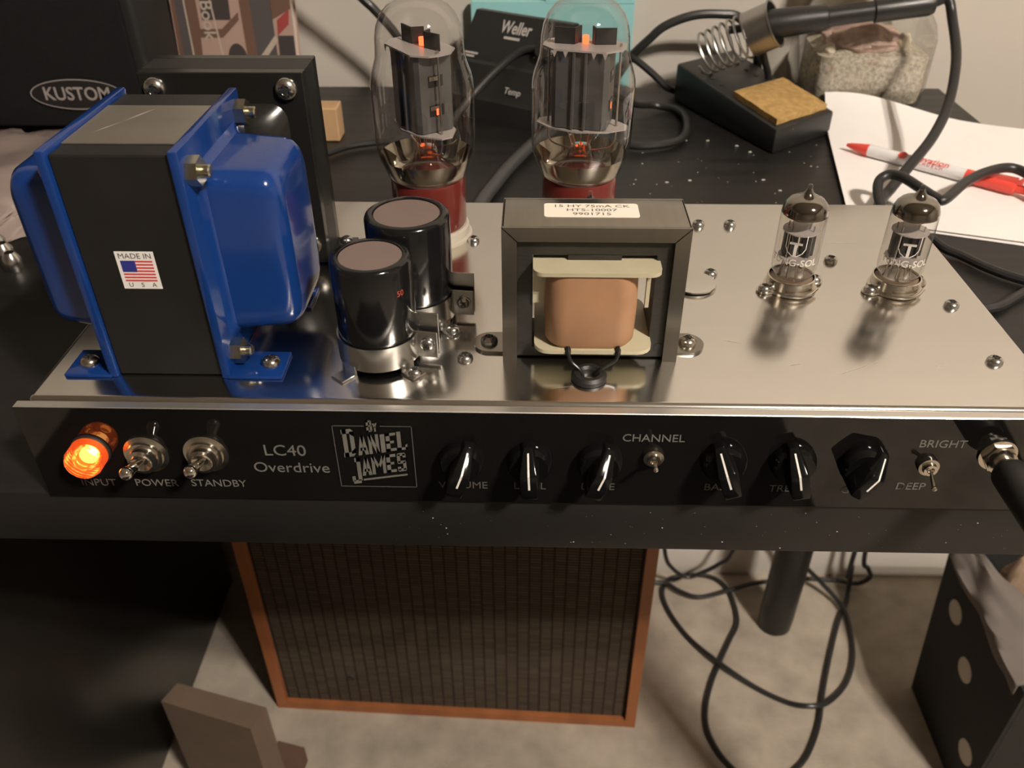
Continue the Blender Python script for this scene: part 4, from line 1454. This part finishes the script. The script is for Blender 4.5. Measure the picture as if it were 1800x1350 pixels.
pen = thing('ballpoint_pen', (.52, .365, -.0475), 'red and white ballpoint pen lying on the white paper', 'pen')
pd = Vector((.1075, -.0965, 0)).normalized()
PM = T(.4700, .4150, -.0430) @ facing(pd)
MB().lathe([(0, .0), (.0012, 0), (.0024, .004), (.0046, .0165), (.0048, .0190), (0, .0190)], 20, 0, PM).build('tip', 'pen_red', pen)
MB().cyl(PM @ Vector((0, 0, .019)), PM @ Vector((0, 0, .0960)), .0047, .0048, 22).build('barrel', 'pen_white', pen)
MB().lathe([(0, .0960), (.0050, .0960), (.0050, .1290), (.0046, .1320), (.0032, .1325), (.0032, .1440), (.0022, .1450), (0, .1450)], 20, 0, PM).build('cap', 'pen_red', pen)
upd = Vector((0, 0, 1))
sd_ = pd.cross(upd)
cp = MB()
for z0, z1, h0, h1 in ((.103, .132, .0062, .0075), (.130, .136, .0040, .0095)):
    a_, b_ = PM @ Vector((0, 0, z0)), PM @ Vector((0, 0, z1))
    for_ = [a_ + sd_ * .002, a_ - sd_ * .002, b_ - sd_ * .002, b_ + sd_ * .002]
    cp.add([p + upd * .0035 for p in for_] + [p + upd * (h0 if i < 2 else h1) for i, p in enumerate(for_)],
           [(0, 1, 2, 3), (4, 5, 6, 7), (0, 1, 5, 4), (1, 2, 6, 5), (2, 3, 7, 6), (3, 0, 4, 7)])
cp.build('clip', 'pen_red', pen)
# printed name on the barrel, wrapped around it
side = (sd_ * .55 + upd * .83).normalized()
yl = side.cross(pd)


def pen_M(z, off=0.0):
    n2 = (side + yl * off / .0048).normalized()
    y2 = n2.cross(pd)
    p = PM @ Vector((0, 0, z)) + n2 * .0049
    return Matrix(((pd.x, y2.x, n2.x, p.x), (pd.y, y2.y, n2.y, p.y), (pd.z, y2.z, n2.z, p.z), (0, 0, 0, 1)))


MB().prism(circle(.0034, 20), 0, .0001, 0, pen_M(.0470)).build('printed_dot', 'pen_red', pen)
MB().text('elevation', .0078, pen_M(.0690, .0010), 0, .00005, .012).build('lettering', 'pen_red', pen)
MB().text('C H U R C H', .0034, pen_M(.0700, -.0032), 0, .00005).build('lettering', 'pen_red', pen)

# crumpled plastic bag
bg = bmesh.new()
bmesh.ops.create_icosphere(bg, subdivisions=5, radius=1)
for v in bg.verts:
    p = v.co.copy()
    d = 1 + .22 * noise.noise(p * 2.1 + Vector((3, 1, 0))) + .13 * abs(noise.noise(p * 4.3)) + .07 * abs(noise.noise(p * 9))
    z = p.z * .014 * d
    v.co = Vector((p.x * .095 * d, p.y * .100 * d, max(z, -.010) + .010 - (.0 if p.y > -.3 else .010 * (-p.y))))
    if v.co.z < 0:
        v.co.z = 0
tag(MB().bm(bg, 0, T(-.215, .325, DESK_Z + .0005) @ Matrix.Rotation(R(35), 4, 'Z')).build('plastic_bag', 'bag_plastic', sharp=25),
    'crumpled pinkish plastic bag at the left edge behind the blue transformer', 'bag')
for k in range(3):
    p = (-.150 + .012 * k, .232 - .013 * k, DESK_Z)
    h = MB().lathe([(0, 0), (.006, 0), (.0065, .003), (.006, .008), (.003, .012), (0, .0125)], 14, 0, T(*p))
    tag(h.build('metal_terminal', 'zinc'), ('shiny metal terminal nearest the plastic bag at the left edge', 'middle of three shiny metal terminals at the left edge',
                                            'shiny metal terminal nearest the blue transformer at the left edge')[k], 'terminal', 'metal terminals by the plastic bag')

# dust and swarf on the desk
du = MB()
for k in range(150):
    if k < 60:
        x, y, z = random.uniform(.15, .44), -.0033, random.uniform(DESK_B + .001, DESK_Z - .004)
        s_ = random.choice((.0001, .00012, .00015, .0002, .0003))
    else:
        x, y, z = random.uniform(.24, .47), random.uniform(.24, .46), DESK_Z + .0002
        if (x - .44) / .05 * .2 + .3 > y and x > .43:
            continue
        s_ = random.choice((.0003, .0004, .0006, .0012))
    du.box((x - s_, y - s_ * .4, z - s_ * .4), (x + s_, y + s_ * .4, z + s_ * .4), 0, 1, 0)
tag(du.build('dust_specks', 'dust'), 'pale dust specks scattered on the black desk', 'dust', kind='stuff')

# ------------------------------------------------------------------ under the desk
# speaker cabinet
sk = thing('speaker_cabinet', (.117, .45, FLOOR), 'wooden speaker cabinet with brown woven grille standing under the desk', 'speaker')
ang = math.atan2(-.0178, .4609)
KM = T(-.1148, .3640, FLOOR) @ Matrix.Rotation(ang, 4, 'Z')
sw_, sh_, fr_ = .4625, .46, .0128
MB().box((.001, .012, .001), (sw_ - .001, .20, sh_ - .001), .002, 2, 0, KM).build('body', 'orange_wood', sk)
f0 = MB().prism([(0, 0), (fr_, fr_), (fr_, sh_ - fr_), (0, sh_)], 0, .014, 0, KM @ Matrix(((1, 0, 0, 0), (0, 0, 1, 0), (0, 1, 0, 0), (0, 0, 0, 1))))
MXYZ = KM @ Matrix(((1, 0, 0, 0), (0, 0, 1, 0), (0, 1, 0, 0), (0, 0, 0, 1)))
f0.build('frame_strip', 'orange_wood', sk)
MB().prism([(sw_, 0), (sw_ - fr_, fr_), (sw_ - fr_, sh_ - fr_), (sw_, sh_)], 0, .014, 0, MXYZ).build('frame_strip', 'orange_wood', sk)
MB().prism([(.0003, 0), (sw_ - .0003, 0), (sw_ - fr_ - .0003, fr_), (fr_ + .0003, fr_)], 0, .014, 0, MXYZ).build('frame_strip', 'orange_wood', sk)
MB().prism([(.0003, sh_), (sw_ - .0003, sh_), (sw_ - fr_ - .0003, sh_ - fr_), (fr_ + .0003, sh_ - fr_)], 0, .014, 0, MXYZ).build('frame_strip', 'orange_wood', sk)
MB().box((fr_ - .001, .007, fr_ - .001), (sw_ - fr_ + .001, .011, sh_ - fr_ + .001), 0, 1, 0, KM).build('grille_cloth', 'grille_cloth', sk)
MB().lathe([(0, 0), (.0055, 0), (.0045, .001), (0, .0012)], 14, 0, KM @ T(.103, .007, .062) @ PANEL).build('grille_stain', 'rubber_black', sk)

# added chair, unseen: darkens the panel's reflection and blocks floor bounce under the desk
ch = thing('added_chair', (.17, -.45, FLOOR), 'added black office chair out of view, darkening the reflection in the front panel', 'chair')
MB().box((-.25, -.72, -.365), (.46, -.16, -.285), .035, 5).build('seat', 'chair_cloth', ch)
MB().cyl((.17, -.45, FLOOR + .08), (.17, -.45, -.36), .025).build('column', 'leg_black', ch)
for k in range(5):
    a = R(18 + 72 * k)
    p = Vector((.17 + .29 * cos(a), -.45 + .29 * sin(a), FLOOR + .055))
    MB().tube([(.17, -.45, FLOOR + .10), ((p.x + .17) / 2, (p.y - .45) / 2, FLOOR + .08), tuple(p)], lambda q: .022 - .008 * q, 10).build('leg', 'leg_black', ch)
    MB().cyl((p.x - .011, p.y, FLOOR + .024), (p.x + .011, p.y, FLOOR + .024), .024, None, 20).build('caster', 'rubber_black', ch)

# brown boxes on the floor
bx1 = MB()
q = [(-.1836, .2518), (-.1735, .2745), (-.0682, .2469), (-.0783, .2215)]
bx1.prism(q[::-1], FLOOR, -.6005)
tag(bx1.build('brown_box', 'brown_card'), 'narrow upright brown box on the floor before the black cabinet', 'box')
q = [(-.094, .300), (-.060, .292), (-.064, .262), (-.098, .270)]
bx2 = MB().prism(q[::-1], FLOOR, -.752)
tag(bx2.build('brown_box', 'brown_card_dark'), 'low reddish brown box on the carpet right of the upright box', 'box')

# storage cube with pips
sc_ = thing('storage_cube', (.83, .345, FLOOR), 'black storage cube with round pale pips standing right of the desk', 'storage cube')
cx0, cx1, cy0_, cy1_, cz1 = .720, .900, .254, .428, -.560
w_ = .004
fl_ = .038                                        # the back leans outwards
YZ = lambda x: T(x, 0, 0) @ Matrix(((0, 0, 1, 0), (1, 0, 0, 0), (0, 1, 0, 0), (0, 0, 0, 1)))
side_q = [(cy0_, FLOOR), (cy1_ - .014, FLOOR), (cy1_ - .014 + fl_, cz1), (cy0_, cz1)]
MB().prism(side_q, 0, w_, 0, YZ(cx0)).build('side_panel', 'felt_black', sc_)
MB().prism(side_q, 0, w_, 0, YZ(cx1 - w_)).build('side_panel', 'felt_black', sc_)
MB().box((cx0 + w_, cy0_, FLOOR), (cx1 - w_, cy0_ + w_, cz1), .001, 1).build('side_panel', 'felt_black', sc_)
yb_ = cy1_ - .014
MB().prism([(yb_ - w_, FLOOR), (yb_, FLOOR), (yb_ + fl_, cz1), (yb_ + fl_ - w_, cz1)], 0, cx1 - cx0 - 2 * w_, 0, YZ(cx0 + w_)).build('side_panel', 'felt_black', sc_)
cy1_ = yb_
MB().box((cx0 + w_, cy0_ + w_, FLOOR), (cx1 - w_, cy1_ - w_, FLOOR + .004)).build('bottom_panel', 'felt_black', sc_)
pip = MB().lathe([(0, 0), (.0150, 0), (.0148, .0005), (0, .0006)], 28)
PIP = pip.mesh('pip', 'pip_white')
for y, z in ((.3970, -.6080), (.3420, -.6440), (.2841, -.7183)):
    place('pip', PIP, sc_, (cx0 - .0001, y, z), facing((-1, 0, 0)))
for x, z in ((.765, -.62), (.81, -.67), (.855, -.72)):
    place('pip', PIP, sc_, (x, cy0_ - .0001, z), facing((0, -1, 0)))
# sheet draped over the rim, crumpled paper inside
vs, fs = [], []
nu, nv = 26, 14
for i in range(nu + 1):
    for j in range(nv + 1):
        u, v = i / nu, j / nv
        y = .442 - .180 * u
        drop = .003 + .010 * u + .012 * abs(sin(u * 7)) * u
        if v < .3:
            x, z = cx0 - .004 - .002 * sin(u * 9), cz1 + .003 - drop * (1 - v / .3) * .8
        else:
            q_ = (v - .3) / .7
            x = cx0 - .003 + (.022 + .040 * u) * q_ + .005 * sin(u * 8 + q_ * 3)
            z = cz1 + .004 + .024 * sin(q_ * 1.7) * (.5 + .5 * sin(u * 4.2 + .4)) + .006 * noise.noise(Vector((u * 5, q_ * 4, 0)))
        vs.append((x, y, z))
for i in range(nu):
    for j in range(nv):
        k = i * (nv + 1) + j
        fs.append((k, k + 1, k + nv + 2, k + nv + 1))
dr = MB().add(vs, fs).build('packing_sheet', 'tissue_shaded', sharp=60)
sm = dr.modifiers.new('thickness', 'SOLIDIFY')
sm.thickness = .0012
tag(dr, 'pale packing sheet draped over the rim of the black storage cube', 'paper')
for k, (x, y, z, r) in enumerate(((.783, .404, -.632, .024), (.800, .350, -.650, .024), (.835, .292, -.660, .022))):
    h = bmesh.new()
    bmesh.ops.create_icosphere(h, subdivisions=4, radius=r)
    for v in h.verts:
        v.co *= 1 + .35 * noise.noise(v.co * 45 + Vector((k, 0, 0))) + .12 * abs(noise.noise(v.co * 140))
        v.co.z *= 4.3
        v.co.x *= 1.25
        v.co.z = max(v.co.z, FLOOR + .0045 - z)
    tag(MB().bm(h, 0, T(x, y, z)).build('crumpled_paper', 'kraft_paper', sharp=22),
        ('crumpled brown paper at the far side of the storage cube', 'crumpled brown paper in the middle of the storage cube', 'crumpled brown paper at the near side of the storage cube')[k],
        'paper', 'crumpled paper in the storage cube')

# cords on the carpet
cz = FLOOR + .0040
F = lambda pts: [(x, y, cz) for x, y in pts]
g1 = [(.660, .572, DESK_B - .02), (.6711, .570, -.695), (.6742, .570, -.7217), (.6800, .572, -.765)] + F([(.672, .550), (.654, .5214), (.6257, .4625), (.5992, .4014), (.5812, .3543), (.5592, .3158), (.5379, .293), (.505, .274), (.478, .276),
     (.4599, .2925), (.4456, .316), (.4382, .345), (.4417, .3756), (.4543, .4111), (.4715, .4451), (.491, .4808), (.507, .5106), (.5088, .5452), (.5026, .5750), (.485, .594), (.4572, .598), (.4226, .590), (.4073, .565)])
g1 += [(.4131, .5275, cz), (.4346, .4831, cz), (.4689, .4382, cz + .006), (.5115, .4058, cz), (.5488, .3843, cz), (.5744, .3755, cz + .006), (.5983, .3823, cz + .003), (.6279, .4085, cz), (.6491, .4422, cz), (.6615, .4846, cz),
       (.6635, .5331, cz + .005), (.6400, .565, cz + .02), (.5992, .570, -.7145), (.5829, .570, -.6926), (.56, .572, -.60), (.55, .572, DESK_B - .02)]
tag(MB().tube(g1, .0034, 10).build('floor_cord', 'cord_black'), 'long black cord in wide loops on the carpet', 'cord')
g2 = [(.385, .575, cz)] + F([(.4126, .5752), (.4328, .5594), (.4597, .5501), (.5026, .563), (.545, .578), (.6148, .588), (.6609, .587)]) + [(.6950, .582, -.772), (.7080, .575, -.750), (.6981, .570, -.7256), (.6861, .570, -.6946), (.675, .572, -.50), (.67, .572, DESK_B - .02)]
g2 = [(x, y, z + (.007 if z == cz else 0)) for x, y, z in g2]
tag(MB().tube(g2, .0034, 10).build('floor_cord', 'cord_black'), 'black cord crossing behind the desk leg on the carpet', 'cord')
g3 = [(.39, .562, -.60), (.4022, .560, -.6905), (.4160, .560, -.7213), (.4380, .560, -.7390), (.4585, .560, -.7294), (.4805, .560, -.7108), (.4952, .560, -.6861), (.51, .562, -.58), (.515, .565, DESK_B - .02)]
tag(MB().tube(g3, .0030, 10).build('floor_cord', 'cord_black'), 'black cord hanging in a short loop beside the speaker cabinet', 'cord')
